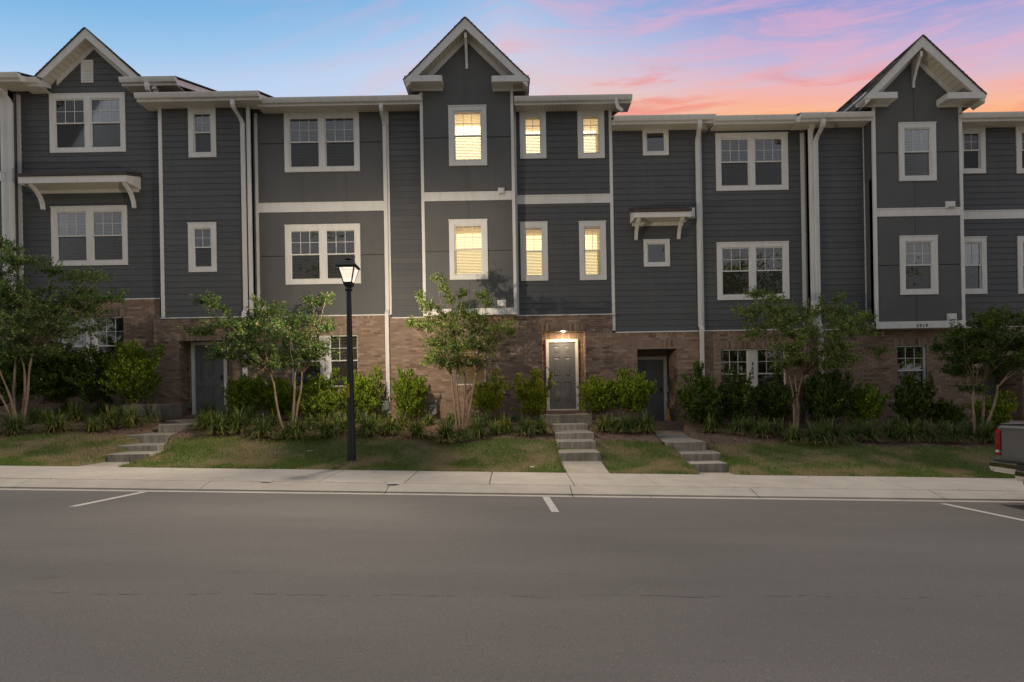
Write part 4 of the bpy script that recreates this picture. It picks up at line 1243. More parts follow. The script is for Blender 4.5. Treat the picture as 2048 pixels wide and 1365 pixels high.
for r in (w5, w6): window(H4, r, Y, 2, (3, 2), mull=.16)
hol = [whole_hole(w5), whole_hole(w6)]
zb2 = PZ(1505, 664, Y)
front_wall(H4, X1+.1, X2, zb2, zt2+.05, Y, hol)
siding(H4, X1+.10, PX(1601.5, 400, Y), zb2, zt2, Y, hol)
trimv(H4, PX(1601.5, 400, Y), PX(1609, 400, Y), zb2, zt2, Y)
eave(H4, PX(1429, 235, Y-.5), PX(1606, 235, Y-.5), PZ(1520, 230.5, Y-.55), zt2, Y, ends=(-.4, 0))
downspout(H4, 1621, 234, 830, Y, kink=660, swing=-.10)
yb = Y+YBR
g3 = pr(1442, 1572.5, 698, 799, yb)
door = pr(1262, 1333, 714, 852, Y+.95)
ro = (PX(1275, 780, yb), PX(1355.5, 780, yb), PZ(1315, 866, yb), PZ(1315, 696.5, yb))
bricks(H4, PX(1226, 740, yb), PX(1618, 740, yb), PZ(1420, 885, yb), zb-.005, yb, holes=[g3, ro],
       soldiers=[(ro[0]-.14, ro[1]+.14, ro[3]+.004, ro[3]+.22), (g3[0]-.1, g3[1]+.1, g3[3], g3[3]+.215)],
       recess=[(ro[0], ro[1], ro[2], ro[3], Y+.95, (max(door[0], ro[0])+.01, door[1]-.02, door[2], door[3]-.02))])
window(H4, g3, yb, 2, (3, 2), brick=True, mull=.27, blinds=.85)
six_panel_door(H4, door[0], door[1], door[2], door[3], Y+.91, 'right', trimw=.10)
mb = MB(); x, z_ = P(1334, 779, Y+.85); mb.box(x-.03, x+.03, Y+.80, Y+.86, z_-.09, z_+.07); mb.build('doorbell', 'clear_lens', H4)
mb = MB(); mb.box(X0, X2, Y-.09, Y-.03, zb-.025, zb+.008); mb.build('drip_edge', 'white', H4)
number_text(H4, '3517', PX(1506, 733, yb), PZ(1506, 731, yb), yb+.035, .14, True)

# =========================== house 5 =========================
H5 = house_root('far right row house with a gabled bay and all its windows dark')
Y = YB
X0, X1 = PX(1619, 400, Y), PX(1742, 400, Y)
zt = PZ(1690, 254, Y); zb = PZ(1690, 655, Y)
front_wall(H5, X0, X1+.3, zb, zt+.05, Y, [], m='siding')
siding(H5, X0+.26, X1+.2, zb, zt, Y, [])
trimv(H5, X0+.0, X0+.12, zb, zt, Y); trimv(H5, PX(1727, 400, Y), PX(1735, 400, Y), zb, zt, Y)
eave(H5, PX(1601, 230, Y-.5), PX(1747, 230, Y-.5), PZ(1665, 225, Y-.55), zt, Y, ends=(.25, 0))
downspout(H5, 1634, 234, 800, Y, kink=655, swing=0)
Yt = YT-.28
X0, X1 = PX(1746, 400, Yt), PX(1925, 400, Yt)
zt = PZ(1835, 215, Yt); zb = PZ(1840, 643, Yt)
t3 = pr(1796.5, 1870.5, 247, 363, Yt); t4 = pr(1799, 1874, 473, 590, Yt)
for r in (t3, t4): window(H5, r, Yt, 1, (3, 2), tilt=1.0)
hol = [whole_hole(t3), whole_hole(t4)]
front_wall(H5, X0, X1, zb, zt+.3, Yt, hol, side=.5, m='siding')
xb = PX(1832, 400, Yt)
A = P(1845, 72, Yt-.42); FL = P(1732, 191, Yt-.42); FR = P(1970, 189, Yt-.42)
wx, wz = P(1832, 112, Yt); zq = PZ(1835, 192, Yt)
mb = MB(); mb.prism([(X0, zt+.3), (X0, zq), (wx, wz+.12), (X1, zq), (X1, zt+.3)], 'y', Yt+.03, Yt+.06); mb.build('gable_wall', 'backing', H5)
zm0, zm1 = PZ(1836, 433, Yt), PZ(1836, 417.5, Yt)
panels(H5, X0+.08, X1-.08, zm1, zq-.04, Yt, hol, [xb], [PZ(1835, 306, Yt)], roof=(wx, wz, X0+.1, X1-.1))
panels(H5, X0+.08, X1-.08, zb, zm0, Yt, hol, [xb], [PZ(1836, 531, Yt)])
band(H5, X0+.08, X1-.08, zm0, zm1, Yt)
trimv(H5, X0, X0+.085, zb-.2, zt, Yt); trimv(H5, X1-.085, X1, zb-.2, zt, Yt)
mb = MB(); mb.box(X0, X1, Yt-.05, Yt+.05, PZ(1836, 657, Yt), zb); mb.box(X0, X1, Yt, Yt+.45, PZ(1836, 657, Yt), PZ(1836, 657, Yt)+.03); mb.build('bay_skirt', 'white', H5)
gable(H5, A, (FL, FR), Yt-.42, Yt, bw=.215, back=4.6)
for s, (xa, xb_) in ((-1, (1730, 1795)), (1, (1896, 1972))):
    box_return(H5, PX(xa, 195, Yt-.42), PX(xb_, 195, Yt-.42), PZ((xa+xb_)/2, 185, Yt-.42), PZ((xa+xb_)/2, 215, Yt), Yt-.42, Yt, -s)
for px, s in ((1735, -1), (1966, 1)):
    x = PX(px, 195, Yt-.42); zz = PZ(px, 187, Yt-.42); mb = MB()
    mb.prism([(x, zz), (x+.09*s, zz), (x+.075*s, zz-.08), (x+.02*s, zz-.12), (x, zz-.12)][::s], 'y', Yt-.42, Yt+3.4); mb.build('gutter', 'white', H5)
    mb = MB(); x2 = X0 if s < 0 else X1
    mb.box(min(x, x2), max(x, x2), Yt-.38, Yt+3.4, zz-.155, zz-.14); mb.build('soffit', 'soffit_rake', H5)
    mb = MB(); mb.box(x2-.02 if s > 0 else x2-.006, x2+.006 if s > 0 else x2+.02, Yt+.06, Yt+3.4, zz-2.2, zz-.15); mb.build('bay_cheek', 'siding', H5)
vent_box(H5, 1890, 1908, 404, 418, Yt-.02); vent_box(H5, 1893, 1911, 628, 642, Yt)
number_text(H5, '3519', PX(1832.5, 653, Yt), PZ(1832, 655, Yt), Yt-.056, .125)
Y = YB
X0, X1 = PX(1917, 400, Y), PX(2180, 400, Y)
zt = PZ(1990, 253, Y); zb = PZ(1990, 654, Y)
nn = [pr(1915, 1969, 256, 348.5, Y), pr(2031, 2085, 255, 348, Y), pr(1918, 1971.5, 475, 589, Y), pr(2034, 2088, 474, 588, Y)]
for r in nn: window(H5, r, Y, 1, (2, 2), tilt=1.0)
hol = [whole_hole(r) for r in nn]
front_wall(H5, X0, X1, zb, zt+.05, Y, hol)
zm0, zm1 = PZ(1990, 438.5, Y), PZ(1990, 422, Y)
siding(H5, X0, X1, zm1, zt, Y, hol); siding(H5, X0, X1, zb, zm0, Y, hol); band(H5, X0, X1, zm0, zm1, Y)
eave(H5, PX(1922, 230, Y-.5), PX(2200, 230, Y-.5), PZ(1985, 225, Y-.55), zt, Y)
soffit_vent(H5, 1975, 242, Y-.25)
yb = Y+YBR
g4 = pr(1795, 1853, 691, 792, yb)
door = pr(1934, 1998, 733, 868, Y+.9)
ro = (PX(1965.5, 780, yb), PX(2046, 780, yb), PZ(2000, 885, yb), PZ(2000, 712, yb))
bricks(H5, PX(1618, 740, yb), PX(2190, 740, yb), PZ(1800, 895, yb), PZ(1690, 655, yb), yb, holes=[g4, ro],
       soldiers=[(ro[0]-.14, ro[1]+.14, ro[3]+.004, ro[3]+.22), (g4[0]-.1, g4[1]+.1, g4[3], g4[3]+.215)],
       recess=[(ro[0], ro[1], ro[2], ro[3], Y+.9, (max(door[0], ro[0])+.01, door[1]-.02, door[2], door[3]-.02))])
window(H5, g4, yb, 1, (3, 2), brick=True)
six_panel_door(H5, door[0], door[1], door[2], door[3], Y+.86, 'right', trimw=.08)
mb = MB(); mb.box(PX(1640, 655, Y), X1, Y-.09, Y-.03, zb-.025, zb+.008); mb.build('drip_edge', 'white', H5)

# ------------------------------------------------------------------ street lamp
lx, ly, lz = ray_ground(703.5, 923)
def street_lamp():
    root = tag(empty('street_lamp', (0, 0, 0)), 'black street lamp with a lit four sided lantern on the lawn', 'street lamp')
    H_ = PZ(703.5, 583, ly)
    mb = MB(); mb.tube([(lx, ly, lz-.05), (lx, ly, lz+.02)], [.10, .10], 16); mb.build('base_plate', 'black_metal', root)
    mb = MB(); mb.tube([(lx, ly, lz+.02), (lx, ly, lz+1.2), (lx, ly, H_)], [.086, .074, .048], 12, rot=.2, smooth=False); pole = mb.build('pole', 'black_metal', root)
    z0, z1 = PZ(701, 795, ly-.08), PZ(701, 768, ly-.08)
    mb = MB(); x = lx-.02; mb.box(x-.018, x+.018, ly-.0825, ly-.078, z0, z1); mb.build('warning_sticker', 'yellow', pole)
    mb = MB()
    for k in range(5): mb.box(x-.012, x+.010, ly-.0832, ly-.0826, z0+.03+k*.046, z0+.045+k*.046)
    mb.build('sticker_lettering', 'ink', pole)
    mb = MB(); mb.lathe([(.048, H_), (.075, H_+.01), (.075, H_+.05), (.055, H_+.06), (.055, H_+.10), (.09, H_+.12)], lx, ly, 14); 
    mb.tube([(lx+.05, ly-.02, H_+.10), (lx+.12, ly-.03, H_+.10)], .016, 8); mb.build('collar', 'black_metal', root)
    zc = H_+.12; mb = MB()
    def frus(m, r0, z0, r1, z1):
        m.add([(lx-r0, ly-r0, z0), (lx+r0, ly-r0, z0), (lx+r0, ly+r0, z0), (lx-r0, ly+r0, z0), (lx-r1, ly-r1, z1), (lx+r1, ly-r1, z1), (lx+r1, ly+r1, z1), (lx-r1, ly+r1, z1)],
              [(0, 3, 2, 1), (4, 5, 6, 7), (0, 1, 5, 4), (1, 2, 6, 5), (2, 3, 7, 6), (3, 0, 4, 7)])
    frus(mb, .062, zc-.03, .088, zc+.03); frus(mb, .092, zc+.03, .095, zc+.045); mb.build('lantern_base', 'black_metal', root)
    zb_, zt_ = zc+.045, zc+.36; rb, rt = .085, .168
    mb = MB()
    for k in range(4):
        c, s = (round(math.cos(k*math.pi/2)), round(math.sin(k*math.pi/2)))
        def W(a, b, z_): return (lx + a*c - b*s, ly + a*s + b*c, z_)
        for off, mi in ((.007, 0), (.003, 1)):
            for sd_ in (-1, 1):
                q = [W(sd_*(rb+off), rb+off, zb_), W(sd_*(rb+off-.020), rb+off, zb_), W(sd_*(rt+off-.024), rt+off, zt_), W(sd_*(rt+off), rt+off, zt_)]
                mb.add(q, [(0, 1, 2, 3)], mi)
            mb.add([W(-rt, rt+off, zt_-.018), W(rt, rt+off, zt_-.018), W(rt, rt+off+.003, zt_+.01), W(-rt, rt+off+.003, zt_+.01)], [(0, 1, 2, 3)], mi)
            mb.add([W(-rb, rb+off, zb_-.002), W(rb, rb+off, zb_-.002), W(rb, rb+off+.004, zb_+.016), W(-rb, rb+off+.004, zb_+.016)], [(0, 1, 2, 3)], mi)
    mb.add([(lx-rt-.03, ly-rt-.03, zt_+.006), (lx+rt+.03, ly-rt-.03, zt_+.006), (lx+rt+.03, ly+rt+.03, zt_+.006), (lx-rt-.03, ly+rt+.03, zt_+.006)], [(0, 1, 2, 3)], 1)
    kind(mb.build('lantern_frame', ['black_metal', 'lantern_inner_dark'], root), 'stuff')
    for k in range(4):
        c, s = (round(math.cos(k*math.pi/2)), round(math.sin(k*math.pi/2)))
        q = []
        for r, z_, u in ((rb, zb_, -1), (rb, zb_, 1), (rt, zt_-.005, 1), (rt, zt_-.005, -1)):
            a, b = r*u*.99, r*.99
            q.append((lx + a*c - b*s, ly + a*s + b*c, z_))
        mb = MB(); mb.add(q, [(0, 1, 2, 3)]); mb.build('pane', 'lamp_glass', root)
    mb = MB(); frus(mb, rt+.035, zt_+.012, rt+.035, zt_+.028); frus(mb, rt+.03, zt_+.028, .115, zt_+.13); mb.build('lantern_roof', 'black_metal', root)
    mb = MB(); mb.lathe([(.028, zt_+.13), (.022, zt_+.165), (.02, zt_+.17), (.07, zt_+.175), (.075, zt_+.185), (.02, zt_+.20)], lx, ly, 14); mb.build('finial', 'black_metal', root)
    lt = bpy.data.lights.new('bulb_light', 'POINT'); lt.energy = 1400; lt.color = (1, .84, .64); lt.shadow_soft_size = .04
    o = bpy.data.objects.new('bulb_light', lt); C.objects.link(o); o.location = (lx, ly, zb_+.16); o.parent = root
    return root
street_lamp()

# ------------------------------------------------------------------ plants
def leaf_arrays(Pn, D, L_, W_, up=None):
    """Pn positions, D unit directions -> quad leaves"""
    n = len(Pn)
    r = rs.normal(size=(n, 3)); r[:, 2] += 0.9
    S = np.cross(D, r); S /= (np.linalg.norm(S, axis=1, keepdims=True)+1e-6)
    N_ = np.cross(S, D)
    L_ = L_*rs.uniform(.7, 1.3, (n, 1)); W_ = L_*W_
    a = Pn; b = Pn + D*L_*.45 + S*W_*.5 + N_*L_*.06; c = Pn + D*L_ - N_*L_*.08; d = Pn + D*L_*.45 - S*W_*.5 + N_*L_*.06
    V = np.stack([a, b, c, d], 1).reshape(-1, 3)
    return V
def leaf_obj(name, V, m, parent):
    n = len(V)//4
    return raw_mesh(name, V, np.arange(n*4).reshape(n, 4), m, parent)
def unit(v): return v/(np.linalg.norm(v, axis=-1, keepdims=True)+1e-9)

def myrtle(label, base, stems, clusters, Y0, dens=1.0, leafm='leaf_myrtle', depth=1.0, leaf=.062):
    """stems: list of px polylines from base up; clusters: (px,py,rx,ry) sprays"""
    bx, by, bz = ray_ground(*base)
    Yt_ = by
    root = tag(empty('crape_myrtle_tree'), label, 'tree', 'small multi-stemmed trees planted along the front beds')
    tops = []
    for st in stems:
        pts = []; n = len(st); dy = rnd.uniform(-.25, .25)
        for i, (px, py) in enumerate(st):
            yy = Yt_ + dy*i/max(1, n-1); x, z = P(px, py, yy)
            if i == 0: z = G(x, yy)-.03
            pts.append((x, yy, z))
        # smooth subdivision
        fine = []
        for i in range(len(pts)-1):
            for k in range(4):
                u = k/4; p0 = Vector(pts[max(i-1, 0)]); p1 = Vector(pts[i]); p2 = Vector(pts[i+1]); p3 = Vector(pts[min(i+2, len(pts)-1)])
                fine.append(.5*((2*p1)+(-p0+p2)*u+(2*p0-5*p1+4*p2-p3)*u*u+(-p0+3*p1-3*p2+p3)*u**3))
        fine.append(Vector(pts[-1]))
        r0 = rnd.uniform(.030, .040); m_ = len(fine)
        mb = MB(); mb.tube(fine, [r0*(1-.55*i/m_) + .004*math.sin(i*1.7) for i in range(m_)], 8)
        mb.build('trunk', 'bark', root); tops.append((fine[-1], r0*.45, fine))
    LV = []; tw = MB(); trk = MB()
    for (px, py, rx, ry) in clusters:
        k = F/Yt_
        for rep in range(max(1, int(round(2*dens)))):
            yy = Yt_ + rnd.uniform(-1, 1)*depth*min(1.0, rx/k*1.2)
            cx, cz = P(px+rnd.uniform(-.25, .25)*rx, py+rnd.uniform(-.2, .2)*ry, Yt_); cen = Vector((cx, yy, cz))
            # limb from the nearest stem top
            tp, rr, fn = min(tops, key=lambda q: (q[0]-cen).length)
            mid = tp.lerp(cen, .5) + Vector((rnd.uniform(-.1, .1), rnd.uniform(-.1, .1), .10-.1*abs(tp.x-cen.x)))
            q = [tp - (tp-fn[-3])*.3, tp.lerp(mid, .5), mid, cen]
            trk.tube(q, [rr*.8, rr*.5, rr*.3, .004], 5)
            ax_, az_ = rx/k, ry/k
            ntw = max(6, int(14*dens*math.sqrt(rx*ry)/22))
            for j in range(ntw):
                d = Vector((rnd.gauss(0, 1)*ax_, rnd.gauss(0, .8)*ax_, rnd.gauss(.25, 1.0)*az_*1.15 + rnd.choice((0, 0, .07, .12))))
                L_ = d.length
                lim = 1.05*max(ax_, az_)
                if L_ > lim: d *= lim/L_; L_ = lim
                s0 = cen + d*rnd.uniform(-.1, .2); e = cen + d*1.0 + Vector((0, 0, .05*rnd.random()))
                if rnd.random() < .5: tw.tube([s0, s0.lerp(e, .5)+Vector((0, 0, .02)), e], [.005, .004, .002], 3)
                nl = int(rnd.uniform(30, 56)*max(.5, min(1.6, L_/.35)))
                tt = rs.uniform(0.05, 1.0, nl)
                base_ = np.array([list(s0.lerp(e, a)) for a in tt]) + rs.normal(0, .028, (nl, 3))
                dirs = unit(np.array(list((e-s0).normalized()))*.6 + rs.normal(0, .8, (nl, 3)) + np.array([0, 0, -.05]))
                LV.append(leaf_arrays(base_, dirs, leaf, .48))
    V = np.concatenate(LV)
    leaf_obj('crown', V, leafm, root)
    trk.build('branches', 'bark', root); kind(tw.build('twigs', 'twig', root), 'stuff')
    return root, len(V)//4
cnt = 0
r_, n_ = myrtle('dark far left small tree with several pale stems, cut by the photo edge', (38, 850),
    [[(30, 852), (22, 800), (0, 745), (-18, 700)], [(33, 852), (28, 790), (30, 740), (36, 690)], [(46, 850), (55, 790), (60, 730), (72, 690)], [(44, 850), (50, 770), (44, 720), (20, 680)], [(30, 845), (0, 790), (-40, 740)]],
    [(-30, 600, 60, 45), (10, 560, 40, 30), (15, 505, 20, 22), (40, 590, 55, 25), (70, 535, 45, 14), (110, 545, 60, 10), (50, 640, 70, 30), (110, 620, 50, 22), (140, 585, 40, 14), (185, 552, 26, 8), (160, 620, 45, 14), (210, 606, 42, 9), (245, 603, 20, 7), (90, 670, 75, 24), (20, 680, 60, 26), (150, 655, 50, 16), (-20, 660, 50, 40), (30, 720, 40, 14), (90, 710, 40, 12), (8, 620, 50, 40), (60, 605, 50, 20)], 14, .82)
cnt += n_
r_, n_ = myrtle('small spreading tree left of the street lamp with its crown over the door', (580, 866),
    [[(570, 867), (560, 840), (552, 800), (548, 770), (538, 742)], [(583, 862), (587, 820), (589, 780), (590, 745)], [(590, 862), (594, 820), (602, 780), (604, 745)]],
    [(405, 603, 26, 9), (440, 618, 22, 10), (520, 610, 12, 10), (560, 632, 32, 14), (625, 605, 26, 10), (655, 601, 14, 5), (600, 640, 40, 16), (500, 645, 40, 16), (460, 655, 45, 12), (400, 668, 34, 9), (540, 665, 55, 20), (610, 680, 50, 20), (470, 690, 40, 16), (440, 712, 30, 12), (520, 700, 55, 22), (590, 715, 50, 20), (640, 700, 30, 14), (500, 725, 40, 12), (570, 735, 45, 12), (480, 670, 40, 14), (650, 660, 26, 12)], 14, .82)
cnt += n_
r_, n_ = myrtle('bright green small tree in front of the lit gabled house', (922, 864),
    [[(914, 864), (910, 820), (906, 780), (902, 748)], [(920, 864), (918, 820), (914, 780), (916, 748)], [(925, 864), (928, 820), (930, 780), (931, 750)], [(931, 862), (940, 820), (946, 780), (952, 745)]],
    [(877, 562, 16, 9), (893, 580, 14, 8), (848, 600, 12, 10), (858, 620, 16, 12), (900, 600, 12, 12), (925, 592, 10, 7), (965, 597, 16, 10), (975, 612, 12, 8), (880, 632, 28, 14), (930, 628, 26, 14), (960, 640, 20, 10), (850, 655, 26, 9), (825, 652, 12, 5), (900, 660, 36, 18), (950, 665, 30, 16), (1000, 660, 30, 7), (1025, 668, 14, 5), (870, 690, 32, 16), (920, 700, 40, 18), (965, 700, 26, 14), (870, 722, 26, 12), (915, 730, 38, 12), (955, 730, 22, 10), (985, 685, 18, 8)], 14, .92, 'leaf_myrtle_light')
cnt += n_
r_, n_ = myrtle('small tree before the right double windows with yellow tinted leaf tips', (1592, 862),
    [[(1588, 862), (1588, 820), (1586, 790), (1578, 748)], [(1594, 862), (1597, 820), (1596, 790), (1608, 745)], [(1591, 862), (1592, 830), (1594, 800), (1590, 750)]],
    [(1530, 587, 26, 9), (1550, 600, 22, 8), (1500, 625, 34, 12), (1545, 625, 34, 14), (1590, 640, 38, 16), (1640, 625, 30, 14), (1675, 600, 14, 8), (1690, 632, 34, 14), (1730, 640, 20, 10), (1540, 655, 36, 14), (1600, 670, 50, 18), (1660, 660, 40, 16), (1720, 668, 36, 10), (1500, 672, 26, 6), (1745, 705, 22, 7), (1570, 700, 40, 16), (1640, 700, 44, 16), (1680, 720, 30, 12), (1600, 725, 44, 14), (1560, 730, 20, 8), (1655, 735, 30, 10)], 14, .95, 'leaf_myrtle_light')
cnt += n_
r_, n_ = myrtle('dark small tree beside the truck at the far right, with thin splayed stems', (1960, 880),
    [[(1951, 880), (1948, 840), (1946, 800), (1950, 765)], [(1962, 878), (1966, 830), (1968, 790), (1966, 760)], [(1967, 878), (1976, 845), (1990, 805), (1996, 770)]],
    [(1995, 640, 30, 12), (1950, 648, 30, 12), (2035, 650, 24, 12), (1900, 672, 30, 12), (1940, 680, 44, 18), (2000, 680, 44, 18), (2050, 690, 34, 20), (1895, 695, 24, 10), (1925, 715, 40, 16), (1980, 720, 48, 18), (2040, 730, 36, 16), (1930, 745, 30, 10), (1990, 750, 34, 10), (1950, 780, 20, 8), (2085, 680, 40, 26)], 14, 1.25, 'leaf_shrub_dark')
cnt += n_

def shrub(label, cx, cy, rx, ry, Yd=None, m='leaf_shrub', shoots=(), dens=1.0):
    Y0 = Yd or 15.9; k = F/Y0
    x, z = P(cx, cy, Y0); ax_, az_ = rx/k, ry/k; ay = min(ax_*.8, .55)
    root = tag(empty('evergreen_shrub'), label, 'shrub', 'evergreen shrubs planted against the brick walls')
    zg = G(x, Y0)
    mb = MB(); Vs = []
    tips = []
    ax_ *= 1.12; ay = min(ax_*.9, .6)
    ns = int((50 + 300*ax_*az_)*dens)
    for j in range(ns):
        th = rnd.uniform(0, 6.283); u = rnd.uniform(-.95, 1.0); rr = math.sqrt(max(0, 1-u*u)); q = rnd.uniform(.35, 1.0)**.5 * (1+.16*math.sin(3*th+cx)+.10*math.sin(7*u+cy)) * rnd.uniform(.82, 1.12)
        e = Vector((x+ax_*rr*math.cos(th)*q, Y0+ay*rr*math.sin(th)*q, z+az_*u*q*(1 if u > 0 else 1.1)))
        tips.append(e)
    for (sx, sy, n) in shoots:
        for j in range(n):
            X_, Z_ = P(sx+rnd.gauss(0, 5), sy+rnd.uniform(-2, 22), Y0-.15); tips.append(Vector((X_, Y0-.15+rnd.uniform(-.1, .1), Z_)))
    for e in tips:
        b = Vector((x+rnd.uniform(-.3, .3)*ax_, Y0+rnd.uniform(-.1, .1), max(zg-.02, z-az_*1.0)))
        mid = b.lerp(e, .55)+Vector((0, 0, .04))
        if rnd.random() < .12: mb.tube([b, mid, e], [.010, .006, .003], 4)
        d = (e-mid).normalized(); s0 = e - d*rnd.uniform(.16, .26)
        nl = int(rnd.uniform(26, 44)); tt = rs.uniform(0, 1, nl)**.8
        bp = np.array([list(s0.lerp(e, a)) for a in tt]) + rs.normal(0, .022, (nl, 3))
        out = unit(rs.normal(0, 1, (nl, 3)))
        dirs = unit(np.array([0, 0, .75]) + np.array(list(d))*.7 + out*.75)
        Vs.append(leaf_arrays(bp, dirs, .064, .50))
    # inner, darker twiggy leaves fill
    nf = int(1500*dens*max(.4, ax_*az_*4)); th = rs.uniform(0, 6.283, nf); u = rs.uniform(-.95, .85, nf); q = rs.uniform(.2, .82, nf); rr = np.sqrt(1-u*u)
    bp = np.stack([x+ax_*rr*np.cos(th)*q, Y0+ay*rr*np.sin(th)*q, z+az_*u*q], 1)
    Vs.append(leaf_arrays(bp, unit(rs.normal(0, 1, (nf, 3))), .06, .5))
    V = np.concatenate(Vs); V[:, 2] = np.maximum(V[:, 2], zg+.01)
    leaf_obj('foliage', V, m, root); mb.build('stems', 'twig', root)
    return len(V)//4
SH = [
 ('dark leafy shrub at the photo left edge behind pale tree stems', 10, 745, 60, 62, 15.4, 'leaf_shrub_dark', [], 1.3),
 ('large dark shrub under the far left ground floor window', 105, 745, 62, 62, 15.6, 'leaf_shrub_dark', [], 1.3),
 ('large bushy shrub below the far left window, to the left of the porch block', 188, 750, 55, 55, 15.5, 'leaf_shrub_dark', [(240, 690, 6)], 1.2),
 ('tall shrub at the left house corner with shoots reaching right', 262, 745, 48, 62, 15.3, 'leaf_shrub', [(255, 684, 10), (322, 690, 8), (305, 715, 6)], 1.2),
 ('broad yellow green shrub right of the left recessed door', 492, 790, 42, 42, 15.7, 'leaf_shrub', [(478, 758, 5), (520, 752, 4)], 1.15),
 ('shrub behind the stems of the tree left of the lamp', 562, 792, 34, 40, 15.9, 'leaf_shrub', [(556, 752, 4)], 1.1),
 ('shrub under the window left of the lamp post', 640, 795, 42, 48, 15.7, 'leaf_shrub', [(672, 738, 5), (640, 745, 4)], 1.15),
 ('tall shrub just right of the lamp post with a shoot leaning right', 722, 790, 38, 52, 15.8, 'leaf_shrub', [(758, 735, 9), (745, 760, 5), (748, 790, 5)], 1.0),
 ('upright light green shrub between the two gas meters', 822, 785, 33, 52, 16.0, 'leaf_shrub', [(803, 738, 8), (808, 750, 5), (848, 756, 4)], 1.0),
 ('small yellow green shrub right of the bright tree, with one tall shoot', 974, 795, 33, 32, 16.0, 'leaf_shrub_yellow', [(990, 744, 6), (1012, 752, 6), (994, 764, 4)], .95),
 ('yellow green shrub left of the lit front door', 1066, 790, 35, 44, 15.9, 'leaf_shrub_yellow', [(1035, 748, 6), (1072, 738, 9), (1105, 748, 6)], .95),
 ('dense round shrub right of the lit front door', 1197, 790, 38, 38, 15.7, 'leaf_shrub', [(1188, 754, 5)], 1.2),
 ('bushy shrub between the lit door and the dark recessed door', 1262, 785, 44, 40, 15.6, 'leaf_shrub', [(1246, 736, 12), (1290, 748, 7), (1308, 765, 6)], 1.25),
 ('shrub at the brick pier right of the dark recessed door', 1400, 800, 42, 48, 15.5, 'leaf_shrub_dark', [(1396, 724, 12), (1400, 745, 8)], 1.2),
 ('wide dark shrub under the left half of the right double window', 1470, 798, 46, 46, 15.7, 'leaf_shrub_dark', [(1462, 735, 6), (1498, 742, 7)], 1.2),
 ('dark shrub under the right half of the right double window', 1545, 798, 40, 48, 15.8, 'leaf_shrub_dark', [(1555, 738, 6)], 1.1),
 ('big dark shrub just right of the right tree stems', 1655, 790, 50, 58, 15.5, 'leaf_shrub_dark', [(1670, 735, 5)], 1.2),
 ('rounded dark shrub left of the single right window', 1735, 805, 34, 38, 15.5, 'leaf_shrub', [(1738, 775, 4)], 1.1),
 ('dark shrub in front of the single ground floor window at right', 1826, 800, 38, 48, 15.4, 'leaf_shrub_dark', [(1812, 755, 6), (1860, 762, 6)], 1.1),
 ('low dark shrub between the right window and the thin tree', 1890, 828, 34, 28, 15.3, 'leaf_shrub_dark', [(1884, 800, 4)], 1.0),
 ('light green shrub by the far right door beside the truck', 1985, 822, 36, 32, 15.2, 'leaf_shrub', [(2010, 785, 6), (2025, 790, 4)], 1.0),
]
for a in SH: cnt += shrub(a[0], *a[1:])

# liriope clumps: strap-leaved tufts
def clump(label, px, py, r=.30, m='blade', dry=.25, nb=130):
    x, y, z = ray_ground(px, py-3); r *= 1.5; nb = int(nb*1.7)
    root = None
    def blades(n, rmin, rmax, hmin, hmax):
        Vv = []; 
        for i in range(n):
            a = rnd.uniform(0, 6.283); rr = rnd.uniform(rmin, rmax)*r; h = rnd.uniform(hmin, hmax)*r; w_ = rnd.uniform(.009, .014)
            c, s = math.cos(a), math.sin(a); bx_, by_ = x+rnd.gauss(0, .05), y+rnd.gauss(0, .05); kk = rnd.uniform(-.15, .15)
            pts = []
            for q in (0, .35, .7, 1.0):
                d_ = rr*(q**1.25); zz = z + h*(1.55*q - 1.15*q*q*(rr/r)*1.25) ; ww = w_*(1-.75*q)
                zz = max(zz, z+.01)
                pts.append(((bx_+c*d_-s*kk*q*.1 - s*ww, by_+s*d_+c*ww, zz), (bx_+c*d_-s*kk*q*.1 + s*ww, by_+s*d_-c*ww, zz)))
            Vv.append([p for pr_ in pts for p in pr_])
        return Vv
    def mk(Vv, m_, name, parent):
        V = np.array(Vv).reshape(-1, 3); n = len(Vv); Fc = []
        for i in range(n):
            o = i*8
            for k in range(3): Fc.append((o+2*k, o+2*k+1, o+2*k+3, o+2*k+2))
        return raw_mesh(name, V, np.array(Fc), m_, parent)
    o = mk(blades(nb, .3, 1.15, .7, 1.2), m, 'ornamental_grass', None)
    tag(o, label, 'ornamental grass', 'strap leaved grass clumps edging the mulch bed')
    if dry > 0: mk(blades(int(nb*dry), .8, 1.15, .25, .5), 'blade_dry', 'dry_blades', o)
    return o
def where(px):
    marks = [(0, 60, 'at the far left tree foot'), (60, 240, 'left of the turning steps'), (240, 345, 'close beside the turning steps'), (345, 480, 'right of the turning steps'), (480, 640, 'around the tree left of the lamp'),
             (640, 760, 'near the lamp post'), (760, 880, 'below the gas meters'), (880, 985, 'at the foot of the bright centre tree'), (985, 1110, 'left of the straight steps'), (1180, 1330, 'between the two right flights of steps'),
             (1400, 1560, 'right of the wide steps'), (1560, 1680, 'at the foot of the right tree'), (1680, 1850, 'below the single right window'), (1850, 2048, 'beside the truck')]
    for a, b, s in marks:
        if a <= px < b: return s
    return 'in the bed'
